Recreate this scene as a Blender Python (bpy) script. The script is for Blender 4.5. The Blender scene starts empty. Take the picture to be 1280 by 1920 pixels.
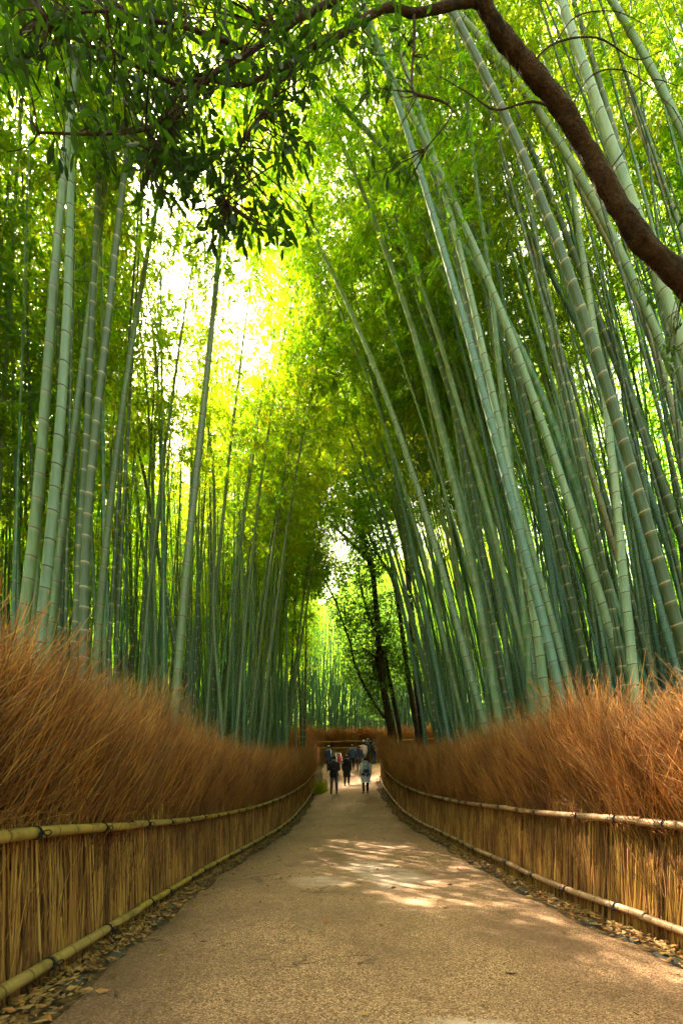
import bpy, bmesh, math, random
import numpy as np
from mathutils import Vector, Matrix
R = math.radians
rng = np.random.default_rng(7)
random.seed(7)
scene = bpy.context.scene
col = scene.collection

# ------------------------------------------------------------------ camera, sky, sun, exposure
FPX, HC, XC, YH = 853.0, 1.42, 640.0, 1465.0      # focal length in photo pixels, eye height, centre column, horizon row
cam_d = bpy.data.cameras.new("camera"); cam = bpy.data.objects.new("camera", cam_d); col.objects.link(cam)
cam_d.sensor_fit = 'HORIZONTAL'; cam_d.sensor_width = 24.0; cam_d.lens = 24.0 * FPX / 1280.0
cam_d.shift_y = (YH - 960.0) / 1280.0
cam_d.clip_start = 0.05; cam_d.clip_end = 1500
cam.location = (0, 0, HC); cam.rotation_euler = (R(90), 0, 0)
scene.camera = cam
SUN_AZ, SUN_EL = R(-38), R(50)                     # azimuth from straight ahead (+Y), minus = left
world = bpy.data.worlds.new("World"); scene.world = world; world.use_nodes = True
wn = world.node_tree
sky = wn.nodes.new("ShaderNodeTexSky"); sky.sky_type = 'NISHITA'; sky.sun_disc = False
sky.sun_elevation = SUN_EL; sky.sun_rotation = SUN_AZ; sky.air_density = 0.55; sky.dust_density = 7.0; sky.ozone_density = 0.0
bg = wn.nodes["Background"]; bg.inputs[1].default_value = 0.15
tint = wn.nodes.new("ShaderNodeMix"); tint.data_type = 'RGBA'; tint.blend_type = 'MULTIPLY'; tint.inputs[0].default_value = 1.0
tint.inputs[7].default_value = (1.0, 0.93, 0.78, 1)          # hazy warm afternoon air
wn.links.new(sky.outputs[0], tint.inputs[6]); wn.links.new(tint.outputs[2], bg.inputs[0])
sun_d = bpy.data.lights.new("sun", 'SUN'); sun_d.energy = 5.0; sun_d.angle = R(0.5); sun_d.color = (1.0, 0.87, 0.66)
sun = bpy.data.objects.new("sun", sun_d); col.objects.link(sun)
sdir = Vector((math.sin(SUN_AZ) * math.cos(SUN_EL), math.cos(SUN_AZ) * math.cos(SUN_EL), math.sin(SUN_EL)))
sun.rotation_euler = sdir.to_track_quat('Z', 'Y').to_euler(); sun.location = sdir * 60
scene.view_settings.view_transform = 'Standard'; scene.view_settings.look = 'None'
scene.view_settings.exposure = 3.7; scene.view_settings.gamma = 1.0
scene.render.engine = 'CYCLES'
cy = scene.cycles
cy.max_bounces = 7; cy.diffuse_bounces = 4; cy.glossy_bounces = 2; cy.transmission_bounces = 4; cy.transparent_max_bounces = 8
cy.use_denoising = True; cy.sample_clamp_indirect = 8.0
cy.caustics_reflective = False; cy.caustics_refractive = False

# ------------------------------------------------------------------ helpers
def px(x, y, s):
    "photo pixel at s pixels per metre -> point"
    return Vector(((x - XC) / s, FPX / s, HC - (y - YH) / s))

def tag(o, label=None, cat=None, group=None, kind=None):
    if label: o['label'] = label
    if cat: o['category'] = cat
    if group: o['group'] = group
    if kind: o['kind'] = kind
    return o

def empty(name, loc, rz=0.0, parent=None):
    o = bpy.data.objects.new(name, None); col.objects.link(o)
    o.location = loc; o.rotation_euler = (0, 0, rz); o.empty_display_size = 0.2
    if parent: o.parent = parent
    return o

def link(name, mesh, parent=None, loc=None):
    o = bpy.data.objects.new(name, mesh); col.objects.link(o)
    if parent: o.parent = parent
    if loc is not None: o.location = loc
    return o

class MB:
    "collects geometry; build() makes one mesh"
    def __init__(self):
        self.v = []; self.f = []; self.m = []; self.a = []; self.n = 0; self.smooth = True
    def add(self, v, f, mat=0, along=None):
        v = np.asarray(v, dtype=np.float32); f = np.asarray(f, dtype=np.int32)
        self.v.append(v); self.f.append(f + self.n); self.m.append(np.full(len(f), mat, np.int32))
        self.a.append(np.zeros(len(v), np.float32) if along is None else np.asarray(along, np.float32))
        self.n += len(v)
    def tube(self, pts, rad, sides=8, mat=0, along=None, caps=True, flat=1.0, rough=0.0):
        pts = np.asarray([tuple(p) for p in pts], float); n = len(pts)
        rad = np.full(n, rad, float) if np.isscalar(rad) else np.asarray(rad, float)
        t = np.gradient(pts, axis=0); t /= np.linalg.norm(t, axis=1)[:, None] + 1e-9
        up = np.array([0.0, 0, 1]) if abs(t[0][2]) < 0.9 else np.array([1.0, 0, 0])
        u = np.cross(t, up); u /= np.linalg.norm(u, axis=1)[:, None] + 1e-9
        w = np.cross(u, t)
        ang = np.arange(sides) * 2 * math.pi / sides
        V = pts[:, None] + rad[:, None, None] * (np.cos(ang)[None, :, None] * u[:, None] + flat * np.sin(ang)[None, :, None] * w[:, None])
        if rough:
            g_ = np.random.default_rng(9); nz = g_.normal(0, 1, (n, sides))
            for _ in range(2): nz = (nz + np.roll(nz, 1, 0) * 0.9 + np.roll(nz, -1, 0) * 0.9 + 0.35 * np.roll(nz, 1, 1) + 0.35 * np.roll(nz, -1, 1)) / 2.6
            V = pts[:, None] + (V - pts[:, None]) * (1 + rough * nz)[..., None]
        i = np.arange(n - 1)[:, None] * sides; j = np.arange(sides)[None]; j2 = (j + 1) % sides
        F = np.stack([i + j, i + j2, i + sides + j2, i + sides + j], -1).reshape(-1, 4)
        A = None if along is None else np.repeat(along, sides)
        base = self.n
        self.add(V.reshape(-1, 3), F, mat, A)
        if caps:
            for k, c in ((0, pts[0]), (n - 1, pts[-1])):
                cv = [c]; ring = base + k * sides + np.arange(sides)
                self.add(cv, np.zeros((0, 4), np.int32), mat, None if along is None else [along[k]])
                ci = self.n - 1
                f = np.stack([ring, np.roll(ring, -1), np.full(sides, ci), np.full(sides, ci)], -1)
                if k == 0: f = f[:, ::-1]
                self.f.append(np.stack([f[:, 0], f[:, 1], f[:, 2], f[:, 3]], -1)); self.m.append(np.full(sides, mat, np.int32))
    def box(self, c, h, mat=0, rot=None):
        s = np.array([(x, y, z) for x in (-1, 1) for y in (-1, 1) for z in (-1, 1)], float) * np.asarray(h)
        if rot is not None: s = s @ np.array(rot).T
        F = [(0, 1, 3, 2), (4, 6, 7, 5), (0, 4, 5, 1), (2, 3, 7, 6), (0, 2, 6, 4), (1, 5, 7, 3)]
        self.add(s + np.asarray(c), F, mat)
    def loft(self, rings, mat=0, cap=True):
        "rings: (cx, cy, z, rx, ry)"
        n = 16; ang = np.arange(n) * 2 * math.pi / n
        V = np.concatenate([np.stack([cx + rx * np.cos(ang), cy + ry * np.sin(ang), np.full(n, z)], -1) for cx, cy, z, rx, ry in rings])
        k = len(rings); i = np.arange(k - 1)[:, None] * n; j = np.arange(n)[None]; j2 = (j + 1) % n
        F = np.stack([i + j, i + j2, i + n + j2, i + n + j], -1).reshape(-1, 4)
        b = self.n; self.add(V, F, mat)
        if cap:
            for q, r in ((0, rings[0]), (k - 1, rings[-1])):
                self.add([(r[0], r[1], r[2])], np.zeros((0, 4), np.int32), mat); ci = self.n - 1
                ring = b + q * n + np.arange(n)
                self.f.append(np.stack([ring, np.roll(ring, -1), np.full(n, ci), np.full(n, ci)], -1)); self.m.append(np.full(n, mat, np.int32))
    def mesh(self, name, mats, smooth=None):
        v = np.concatenate(self.v); f = np.concatenate(self.f); m = np.concatenate(self.m); a = np.concatenate(self.a)
        tri = f[:, 2] == f[:, 3]
        cnt = np.where(tri, 3, 4).astype(np.int32)
        keep = np.ones(f.shape, bool); keep[tri, 3] = False
        loops = f[keep]
        me = bpy.data.meshes.new(name)
        me.vertices.add(len(v)); me.vertices.foreach_set("co", v.ravel())
        me.loops.add(len(loops)); me.loops.foreach_set("vertex_index", loops.astype(np.int32))
        me.polygons.add(len(f)); st = np.concatenate([[0], np.cumsum(cnt)[:-1]]).astype(np.int32)
        me.polygons.foreach_set("loop_start", st); me.polygons.foreach_set("loop_total", cnt)
        me.polygons.foreach_set("material_index", m)
        me.polygons.foreach_set("use_smooth", np.full(len(f), self.smooth if smooth is None else smooth, bool))
        at = me.attributes.new("along", 'FLOAT', 'POINT'); at.data.foreach_set("value", a)
        for k in (mats if isinstance(mats, (list, tuple)) else [mats]): me.materials.append(k)
        me.update(calc_edges=True); me.validate()
        return me
    def build(self, name, mats, parent=None, loc=None, smooth=None):
        return link(name, self.mesh(name, mats, smooth), parent, loc)

def catmull(P, n=6):
    P = [np.array(tuple(p), float) for p in P]; P = [2 * P[0] - P[1]] + P + [2 * P[-1] - P[-2]]
    out = []
    for i in range(1, len(P) - 2):
        a, b, c, d = P[i - 1:i + 3]
        for k in range(n):
            t = k / n
            out.append(0.5 * (2 * b + (c - a) * t + (2 * a - 5 * b + 4 * c - d) * t * t + (3 * b - a - 3 * c + d) * t ** 3))
    out.append(P[-2]); return np.array(out)

def resample(P, step):
    P = np.asarray(P); L = np.concatenate([[0], np.cumsum(np.linalg.norm(np.diff(P, axis=0), axis=1))])
    n = max(2, int(round(L[-1] / step)) + 1); t = np.linspace(0, L[-1], n)
    return np.stack([np.interp(t, L, P[:, k]) for k in range(P.shape[1])], -1), t

# ------------------------------------------------------------------ materials
class NT:
    def __init__(self, name):
        self.m = bpy.data.materials.new(name); self.m.use_nodes = True
        self.t = self.m.node_tree; self.t.nodes.clear()
        self.out = self.t.nodes.new("ShaderNodeOutputMaterial")
    def n(self, typ, **kw):
        o = self.t.nodes.new(typ)
        for k, v in kw.items():
            if k.startswith("i_"):
                key = k[2:]; o.inputs[int(key) if key.isdigit() else key.replace("_", " ")].default_value = v
            else: setattr(o, k, v)
        return o
    def l(self, a, b): self.t.links.new(a, b)
    def noise(self, scale, vec=None, detail=4, rough=0.6):
        o = self.n("ShaderNodeTexNoise"); o.inputs["Scale"].default_value = scale; o.inputs["Detail"].default_value = detail; o.inputs["Roughness"].default_value = rough
        if vec is not None: self.l(vec, o.inputs["Vector"])
        return o.outputs["Fac"]
    def ramp(self, fac, stops, interp='LINEAR'):
        o = self.n("ShaderNodeValToRGB"); o.color_ramp.interpolation = interp
        e = o.color_ramp.elements
        while len(e) < len(stops): e.new(0.5)
        for q, (p, c) in zip(e, stops): q.position = p; q.color = (*c, 1) if len(c) == 3 else c
        self.l(fac, o.inputs[0]); return o.outputs[0]
    def mix(self, fac, a, b, blend='MIX'):
        o = self.n("ShaderNodeMix", data_type='RGBA', blend_type=blend)
        for k, v in ((0, fac), (6, a), (7, b)):
            if isinstance(v, (int, float)): o.inputs[k].default_value = v
            elif isinstance(v, tuple): o.inputs[k].default_value = (*v, 1)
            else: self.l(v, o.inputs[k])
        return o.outputs[2]
    def math(self, op, a, b=0.0):
        o = self.n("ShaderNodeMath", operation=op)
        for k, v in ((0, a), (1, b)):
            if isinstance(v, (int, float)): o.inputs[k].default_value = v
            else: self.l(v, o.inputs[k])
        return o.outputs[0]
    def obj(self): return self.n("ShaderNodeTexCoord").outputs["Object"]
    def pos(self): return self.n("ShaderNodeNewGeometry").outputs["Position"]
    def isl(self): return self.n("ShaderNodeNewGeometry").outputs["Random Per Island"]
    def orand(self): return self.n("ShaderNodeObjectInfo").outputs["Random"]
    def along(self):
        o = self.n("ShaderNodeAttribute"); o.attribute_name = "along"; return o.outputs["Fac"]
    def mapv(self, vec, scale):
        o = self.n("ShaderNodeMapping"); o.inputs["Scale"].default_value = scale; self.l(vec, o.inputs["Vector"]); return o.outputs[0]
    def principled(self, color, rough=0.7, bump=None, bstr=0.3, bdist=0.02, spec=0.3):
        p = self.n("ShaderNodeBsdfPrincipled"); p.inputs["Specular IOR Level"].default_value = spec
        if isinstance(color, tuple): p.inputs["Base Color"].default_value = (*color, 1)
        else: self.l(color, p.inputs["Base Color"])
        if isinstance(rough, (int, float)): p.inputs["Roughness"].default_value = rough
        else: self.l(rough, p.inputs["Roughness"])
        if bump is not None:
            b = self.n("ShaderNodeBump"); b.inputs["Strength"].default_value = bstr; b.inputs["Distance"].default_value = bdist
            self.l(bump, b.inputs["Height"]); self.l(b.outputs[0], p.inputs["Normal"])
        self.l(p.outputs[0], self.out.inputs[0]); return p

def culm_mat(name, c1, c2, ring_pale, ring_dark, mott):
    t = NT(name); o = t.obj()
    base = t.mix(t.orand(), c1, c2)
    n1 = t.noise(1.3, t.mapv(o, (5, 5, 0.5)), 5, 0.7)
    base = t.mix(t.ramp(n1, [(0.44, (0, 0, 0)), (0.60, (1, 1, 1))]), base, mott)
    fine = t.noise(40, t.mapv(o, (1, 1, 0.06)), 3)
    base = t.mix(t.math('MULTIPLY', fine, 0.35), base, tuple(x * 0.45 for x in c1))
    a = t.math('FRACT', t.math('ADD', t.along(), 0.5))
    w = t.math('ABSOLUTE', t.math('SUBTRACT', a, 0.5))
    # waxy bloom band under each node, dark scar line on it
    bloom = t.ramp(a, [(0.30, (0, 0, 0)), (0.485, (0.55, 0.55, 0.55)), (0.52, (0.9, 0.9, 0.9)), (0.545, (0, 0, 0))])
    base = t.mix(t.math('MULTIPLY', bloom, 0.6), base, ring_pale)
    ring = t.ramp(w, [(0.0, (1, 1, 1)), (0.022, (1, 1, 1)), (0.034, (0, 0, 0))])
    base = t.mix(ring, base, ring_dark)
    t.principled(base, 0.42, n1, 0.1, 0.01, 0.45)
    return t.m

M = {}
M['pale'] = culm_mat("bamboo_pale", (0.19, 0.30, 0.185), (0.28, 0.35, 0.20), (0.36, 0.41, 0.28), (0.06, 0.055, 0.03), (0.17, 0.27, 0.16))
M['green'] = culm_mat("bamboo_green", (0.045, 0.15, 0.06), (0.17, 0.205, 0.06), (0.40, 0.42, 0.30), (0.22, 0.19, 0.11), (0.17, 0.29, 0.17))
M['olive'] = culm_mat("bamboo_olive", (0.055, 0.09, 0.035), (0.09, 0.125, 0.048), (0.30, 0.28, 0.17), (0.34, 0.29, 0.17), (0.06, 0.10, 0.05))
M['blue'] = culm_mat("bamboo_bluish", (0.065, 0.165, 0.115), (0.115, 0.215, 0.15), (0.30, 0.38, 0.32), (0.05, 0.06, 0.04), (0.10, 0.20, 0.16))
M['tan'] = culm_mat("bamboo_tan", (0.26, 0.28, 0.15), (0.30, 0.27, 0.14), (0.38, 0.34, 0.2), (0.10, 0.07, 0.04), (0.42, 0.31, 0.17))  # tan mottling paints sunlit patches into the colour; also serves the dead culm

M['sage'] = culm_mat("bamboo_sage", (0.08, 0.125, 0.055), (0.125, 0.17, 0.08), (0.30, 0.32, 0.2), (0.10, 0.06, 0.03), (0.14, 0.22, 0.08))
def leaf_mat(name, cols, tcols, tmix=0.6, rough=0.5):
    t = NT(name)
    r = t.isl(); q = t.orand()
    f = t.math('ADD', t.math('MULTIPLY', r, 0.6), t.math('MULTIPLY', q, 0.4))
    d = t.ramp(f, [(i / (len(cols) - 1), c) for i, c in enumerate(cols)])
    tr = t.ramp(f, [(i / (len(tcols) - 1), c) for i, c in enumerate(tcols)])
    p = t.n("ShaderNodeBsdfPrincipled"); p.inputs["Roughness"].default_value = rough; p.inputs["Specular IOR Level"].default_value = 0.10
    t.l(d, p.inputs["Base Color"])
    b = t.n("ShaderNodeBsdfTranslucent"); t.l(tr, b.inputs["Color"])
    m = t.n("ShaderNodeMixShader"); m.inputs[0].default_value = tmix
    t.l(p.outputs[0], m.inputs[1]); t.l(b.outputs[0], m.inputs[2]); t.l(m.outputs[0], t.out.inputs[0])
    return t.m
M['leaf'] = leaf_mat("bamboo_leaf", [(0.045, 0.11, 0.008), (0.08, 0.155, 0.010), (0.14, 0.185, 0.010)],
                     [(0.10, 0.44, 0.004), (0.40, 0.64, 0.007), (0.88, 0.74, 0.012)], 0.66)
M['broad'] = leaf_mat("broad_leaf", [(0.010, 0.022, 0.005), (0.028, 0.052, 0.009)], [(0.03, 0.10, 0.005), (0.14, 0.28, 0.012)], 0.34, 0.5)
M['treeleaf'] = leaf_mat("tree_leaf", [(0.03, 0.065, 0.014), (0.06, 0.12, 0.02)], [(0.10, 0.26, 0.02), (0.28, 0.45, 0.03)], 0.45, 0.45)

def bark(name, a, b, sc=6.0):
    t = NT(name); o = t.obj(); n = t.noise(sc, t.mapv(o, (1.5, 1.5, 0.5)), 7, 0.7); n2 = t.noise(sc * 7, o, 3)
    c = t.ramp(n, [(0.35, a), (0.6, b)]); c = t.mix(t.math('MULTIPLY', n2, 0.5), c, tuple(x * 0.4 for x in a))
    c = t.mix(t.ramp(t.noise(2.2, o, 6, 0.75), [(0.5, (0, 0, 0)), (0.62, (0.7, 0.7, 0.7))]), c, (0.16, 0.13, 0.06) if sc < 5.5 and a[0] > 0.03 and b[0] > 0.1 else b)
    t.principled(c, 0.9, t.math('ADD', n, t.math('MULTIPLY', n2, 0.8)), 1.0, 0.06, 0.15); return t.m
M['bark'] = bark("bark_brown", (0.022, 0.013, 0.007), (0.075, 0.043, 0.020), 5)
M['barkd'] = bark("bark_dark", (0.035, 0.024, 0.016), (0.085, 0.055, 0.034), 5)

def twig_mat(name, cols, base=0.0):
    t = NT(name); r = t.isl(); n = t.noise(25, t.mapv(t.obj(), (1, 1, 0.25)), 3)
    c = t.ramp(r, [(i / (len(cols) - 1), x) for i, x in enumerate(cols)])
    c = t.mix(t.math('MULTIPLY', n, 0.3), c, (0.10, 0.045, 0.018))
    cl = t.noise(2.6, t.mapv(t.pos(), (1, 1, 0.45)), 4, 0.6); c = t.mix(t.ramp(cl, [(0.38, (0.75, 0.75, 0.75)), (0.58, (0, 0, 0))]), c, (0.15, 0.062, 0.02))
    if base: c = t.mix(t.math('MULTIPLY', t.math('SUBTRACT', 1.0, t.along()), base), c, (0.085, 0.032, 0.010))  # darker towards the twig foot: painted recess shade, plus dry golden tips
    t.principled(c, 0.7, None, spec=0.25); return t.m
M['stem'] = twig_mat("brush_stem", [(0.05, 0.02, 0.006), (0.11, 0.042, 0.009), (0.44, 0.21, 0.042), (0.60, 0.32, 0.065), (0.26, 0.095, 0.020), (0.68, 0.41, 0.11), (0.36, 0.15, 0.03)])
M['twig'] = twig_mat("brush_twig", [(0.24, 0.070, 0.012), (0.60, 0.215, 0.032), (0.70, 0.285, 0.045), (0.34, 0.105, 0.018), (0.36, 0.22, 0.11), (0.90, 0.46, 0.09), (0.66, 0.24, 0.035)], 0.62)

def rail_mat(name, a, b, n):
    t = NT(name); o = t.pos(); nn = t.noise(9, o, 5)
    c = t.mix(t.ramp(nn, [(0.35, (0, 0, 0)), (0.65, (1, 1, 1))]), a, b)
    c = t.mix(t.math('MULTIPLY', t.orand(), 0.6), c, (0.30, 0.20, 0.09)); st_ = t.noise(3.0, o, 8, 0.75); c = t.mix(t.ramp(st_, [(0.5, (0, 0, 0)), (0.62, (0.65, 0.65, 0.65))]), c, tuple(x * 0.38 for x in b))
    al = t.math('FRACT', t.math('ADD', t.along(), 0.5)); w = t.math('ABSOLUTE', t.math('SUBTRACT', al, 0.5))
    c = t.mix(t.ramp(w, [(0.0, (1, 1, 1)), (0.02, (1, 1, 1)), (0.035, (0, 0, 0))]), c, n)
    n2 = t.noise(60, o, 3); c = t.mix(t.ramp(n2, [(0.55, (0, 0, 0)), (0.75, (0.6, 0.6, 0.6))]), c, tuple(x * 0.4 for x in a))
    t.principled(c, 0.45, n2, 0.15, 0.005, 0.4); return t.m
M['rail_l'] = rail_mat("rail_yellow", (0.48, 0.31, 0.045), (0.36, 0.24, 0.04), (0.10, 0.06, 0.02))
M['rail_r'] = rail_mat("rail_tan", (0.42, 0.25, 0.13), (0.30, 0.17, 0.085), (0.12, 0.06, 0.03))
def plain(name, c, rough=0.8, sc=30, var=0.5):
    t = NT(name); n = t.noise(sc, t.obj(), 4); t.principled(t.mix(t.math('MULTIPLY', n, var), c, tuple(x * 0.35 for x in c)), rough, n, 0.2, 0.01); return t.m
M['rope'] = plain("black_rope", (0.018, 0.016, 0.015), 0.9, 120)
M['stone'] = plain("edge_stone", (0.085, 0.075, 0.05), 0.95, 9)

# gravel path with pale patches: worn concrete and painted sun dapple
t = NT("gravel_path"); p_ = t.pos()
v1 = t.n("ShaderNodeTexVoronoi"); v1.inputs["Scale"].default_value = 105; t.l(p_, v1.inputs["Vector"])
v2 = t.n("ShaderNodeTexVoronoi"); v2.inputs["Scale"].default_value = 160; t.l(p_, v2.inputs["Vector"])
sep = t.n("ShaderNodeSeparateColor"); t.l(v1.outputs["Color"], sep.inputs[0])
gc = t.ramp(sep.outputs[0], [(0.0, (0.105, 0.053, 0.018)), (0.45, (0.33, 0.170, 0.075)), (0.8, (0.54, 0.305, 0.15)), (1.0, (0.70, 0.50, 0.29))])
big = t.noise(0.7, p_, 5, 0.6)
gc = t.mix(t.ramp(big, [(0.40, (0, 0, 0)), (0.66, (0.55, 0.55, 0.55))]), gc, (0.20, 0.105, 0.055))
mid = t.noise(5, p_, 6, 0.7); gc = t.mix(t.ramp(mid, [(0.5, (0, 0, 0)), (0.75, (0.5, 0.5, 0.5))]), gc, (0.115, 0.064, 0.03))
ve = t.n("ShaderNodeTexVoronoi"); ve.feature = 'DISTANCE_TO_EDGE'; ve.inputs["Scale"].default_value = 0.42
wv_ = t.n("ShaderNodeVectorMath", operation='MULTIPLY_ADD'); nz_ = t.n("ShaderNodeTexNoise"); nz_.inputs["Scale"].default_value = 2.2; nz_.inputs["Detail"].default_value = 6; t.l(p_, nz_.inputs["Vector"]); t.l(nz_.outputs["Color"], wv_.inputs[0]); wv_.inputs[1].default_value = (0.9, 0.9, 0.9); t.l(p_, wv_.inputs[2]); t.l(wv_.outputs[0], ve.inputs["Vector"])
ck = t.math('MULTIPLY', t.ramp(ve.outputs["Distance"], [(0.0, (1, 1, 1)), (0.012, (0, 0, 0))]), t.ramp(t.noise(0.5, p_, 3), [(0.48, (0, 0, 0)), (0.56, (0.75, 0.75, 0.75))]))
gc = t.mix(ck, gc, (0.045, 0.026, 0.014))
damp = t.noise(0.33, t.mapv(p_, (1.6, 0.5, 1)), 6, 0.62); gc = t.mix(t.ramp(damp, [(0.5, (0, 0, 0)), (0.62, (0.5, 0.5, 0.5))]), gc, (0.125, 0.068, 0.03))
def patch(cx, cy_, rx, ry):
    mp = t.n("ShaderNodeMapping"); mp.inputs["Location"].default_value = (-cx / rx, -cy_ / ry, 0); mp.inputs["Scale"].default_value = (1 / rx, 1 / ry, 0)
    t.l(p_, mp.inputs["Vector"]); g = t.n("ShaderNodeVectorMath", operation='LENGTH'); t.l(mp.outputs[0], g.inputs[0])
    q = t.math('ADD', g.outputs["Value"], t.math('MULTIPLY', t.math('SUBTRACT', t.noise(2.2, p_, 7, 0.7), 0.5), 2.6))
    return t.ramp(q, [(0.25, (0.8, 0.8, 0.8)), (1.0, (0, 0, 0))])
for a_ in ((-0.35, 7.6, 0.55, 0.65), (0.55, 8.9, 0.7, 1.0), (0.95, 7.6, 0.7, 0.9), (0.9, 2.78, 0.4, 0.10), (1.9, 2.72, 0.5, 0.12)):  # farther patches are painted sun dapple, the nearest ones pale worn concrete
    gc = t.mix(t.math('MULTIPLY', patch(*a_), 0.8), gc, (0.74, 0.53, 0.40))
hgt = t.math('ADD', t.math('MULTIPLY', v1.outputs["Distance"], -1.0), t.math('MULTIPLY', v2.outputs["Distance"], -0.4))
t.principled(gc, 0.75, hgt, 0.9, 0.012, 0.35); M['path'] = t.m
# leaf-littered soil
t = NT("forest_soil"); p_ = t.pos()
v1 = t.n("ShaderNodeTexVoronoi"); v1.inputs["Scale"].default_value = 22; t.l(p_, v1.inputs["Vector"])
sep = t.n("ShaderNodeSeparateColor"); t.l(v1.outputs["Color"], sep.inputs[0])
gc = t.ramp(sep.outputs[1], [(0, (0.05, 0.03, 0.014)), (0.5, (0.13, 0.078, 0.032)), (1, (0.27, 0.165, 0.065))])
gc = t.mix(t.noise(1.5, p_, 5), gc, (0.05, 0.035, 0.02))
t.principled(gc, 0.9, v1.outputs["Distance"], 0.6, 0.03, 0.1); M['soil'] = t.m
t = NT("dead_leaf"); c = t.ramp(t.isl(), [(0, (0.11, 0.055, 0.02)), (0.35, (0.24, 0.135, 0.04)), (0.7, (0.36, 0.20, 0.055)), (0.88, (0.40, 0.15, 0.03)), (1, (0.13, 0.16, 0.03))])
t.principled(c, 0.6, None, spec=0.3); M['dead'] = t.m

# ------------------------------------------------------------------ fence lines and terrain, read off the two rails
LT = [(0, 1567), (75, 1560), (140, 1555), (225, 1549), (280, 1545), (325, 1540), (395, 1530), (460, 1517), (500, 1506), (545, 1487), (570, 1470), (590, 1448)]
LB = [(0, 1852), (50, 1825), (110, 1792), (205, 1732), (300, 1677), (367, 1635), (410, 1612), (470, 1581), (515, 1557), (545, 1535), (570, 1507), (590, 1475)]
RT = [(714, 1425), (720, 1440), (735, 1457), (755, 1472), (795, 1489), (860, 1503), (905, 1509), (975, 1518), (1030, 1525), (1095, 1531), (1185, 1539), (1280, 1545)]
RB = [(714, 1455), (720, 1475), (735, 1495), (757, 1520), (790, 1542), (845, 1567), (890, 1590), (955, 1617), (995, 1637), (1055, 1662), (1125, 1690), (1170, 1702), (1280, 1739)]
GAP = 0.95                                          # rail to rail
def fence_line(T, B, side):
    xs = sorted(set([p[0] for p in T] + [p[0] for p in B]))
    out = []
    for x in xs:
        yt = np.interp(x, *zip(*T)); yb = np.interp(x, *zip(*B)); s = (yb - yt) / GAP
        out.append(((x - XC) / s, FPX / s, HC - (yb - YH) / s))
    out = np.array(sorted(out, key=lambda p: p[1]))
    Y = np.arange(-2.0, out[-1, 1], 0.25)
    X = np.interp(Y, out[:, 1], out[:, 0]); Z = np.interp(Y, out[:, 1], out[:, 2])
    k = np.hanning(11); k /= k.sum()
    X = np.convolve(np.pad(X, 5, 'edge'), k, 'valid'); Z = np.convolve(np.pad(Z, 5, 'edge'), k, 'valid')
    return np.stack([X, Y, Z], -1)
FL, FR = fence_line(LT, LB, -1), fence_line(RT, RB, 1)
LIFT_L, LIFT_R = 0.14, 0.20                        # bottom rail above the ground
_yl = np.concatenate([FL[:, 1], [31, 34, 37, 60, 200]]); _zl = np.concatenate([FL[:, 2] - LIFT_L, [1.9, 2.8, 3.0, 3.3, 5]])
_yr = np.concatenate([FR[:, 1], [31, 34, 37, 60, 200]]); _zr = np.concatenate([FR[:, 2] - LIFT_R, [2.25, 2.85, 3.0, 3.3, 5]])
def gz(X, Y):
    X = np.asarray(X, float); Y = np.asarray(Y, float)
    a = np.interp(Y, _yl, _zl); b = np.interp(Y, _yr, _zr)
    t = np.clip((X + 2.2) / 4.7, 0, 1)
    out = np.clip(np.abs(X) - 3.2, 0, 30)
    return a * (1 - t) + b * t + 0.05 * out
def XL(Y): return np.interp(Y, FL[:, 1], FL[:, 0])
def XR(Y): return np.interp(Y, FR[:, 1], FR[:, 0])
def s_fence(x):
    F_ = FL if x < 640 else FR
    xs = XC + F_[:, 0] / np.maximum(F_[:, 1], 0.5) * FPX; ss = FPX / np.maximum(F_[:, 1], 0.5)
    o = np.argsort(xs); return float(np.interp(x, xs[o], ss[o]))
def on_ground(x, y):
    for Y in np.arange(2, 60, 0.02):
        s = FPX / Y
        if HC - (y - YH) / s <= gz((x - XC) / s, Y): return s
    return 15.0

def grid(xs, ys, zf, drop=None):
    Xg, Yg = np.meshgrid(xs, ys); Z = zf(Xg, Yg)
    V = np.stack([Xg, Yg, Z], -1).reshape(-1, 3); nx = len(xs); ny = len(ys)
    i = np.arange(ny - 1)[:, None] * nx; j = np.arange(nx - 1)[None]
    return V, np.stack([i + j, i + j + 1, i + nx + j + 1, i + nx + j], -1).reshape(-1, 4)
xs = np.concatenate([[-300, -120, -60], np.arange(-30, -6, 1.5), np.arange(-6, 6.01, 0.2), np.arange(7.5, 31, 1.5), [60, 120, 300]])
ys = np.concatenate([[-200, -60, -20], np.arange(-8, 45, 0.3), np.arange(46, 80, 2), [120, 200, 400]])
def zsoil(X, Y):
    Z = gz(X, Y)
    Z = Z + 0.03 * np.sin(X * 3.1 + 1.3 * Y) * (np.abs(X) > 3.4)
    return Z - 0.03
g = MB(); g.add(*grid(xs, ys, zsoil)); tag(g.build("ground", M['soil']), kind='structure')
t = NT("wooded_slope"); p_ = t.pos(); v1 = t.n("ShaderNodeTexVoronoi"); v1.inputs["Scale"].default_value = 1.6; t.l(p_, v1.inputs["Vector"]); sp_ = t.n("ShaderNodeSeparateColor"); t.l(v1.outputs["Color"], sp_.inputs[0])
hc_ = t.ramp(sp_.outputs[0], [(0, (0.008, 0.02, 0.003)), (0.5, (0.03, 0.055, 0.006)), (1, (0.12, 0.13, 0.012))]); hc_ = t.mix(t.noise(0.9, p_, 8, 0.8), hc_, (0.03, 0.05, 0.012))
t.principled(hc_, 0.9, t.noise(2.5, p_, 8, 0.8), 1.0, 0.6, 0.1)
th = np.linspace(R(-125), R(125), 80); rad = np.array([58, 64, 72, 82, 95, 120.0]); hz = np.array([2.5, 17, 29, 36, 40, 42.0])
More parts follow.
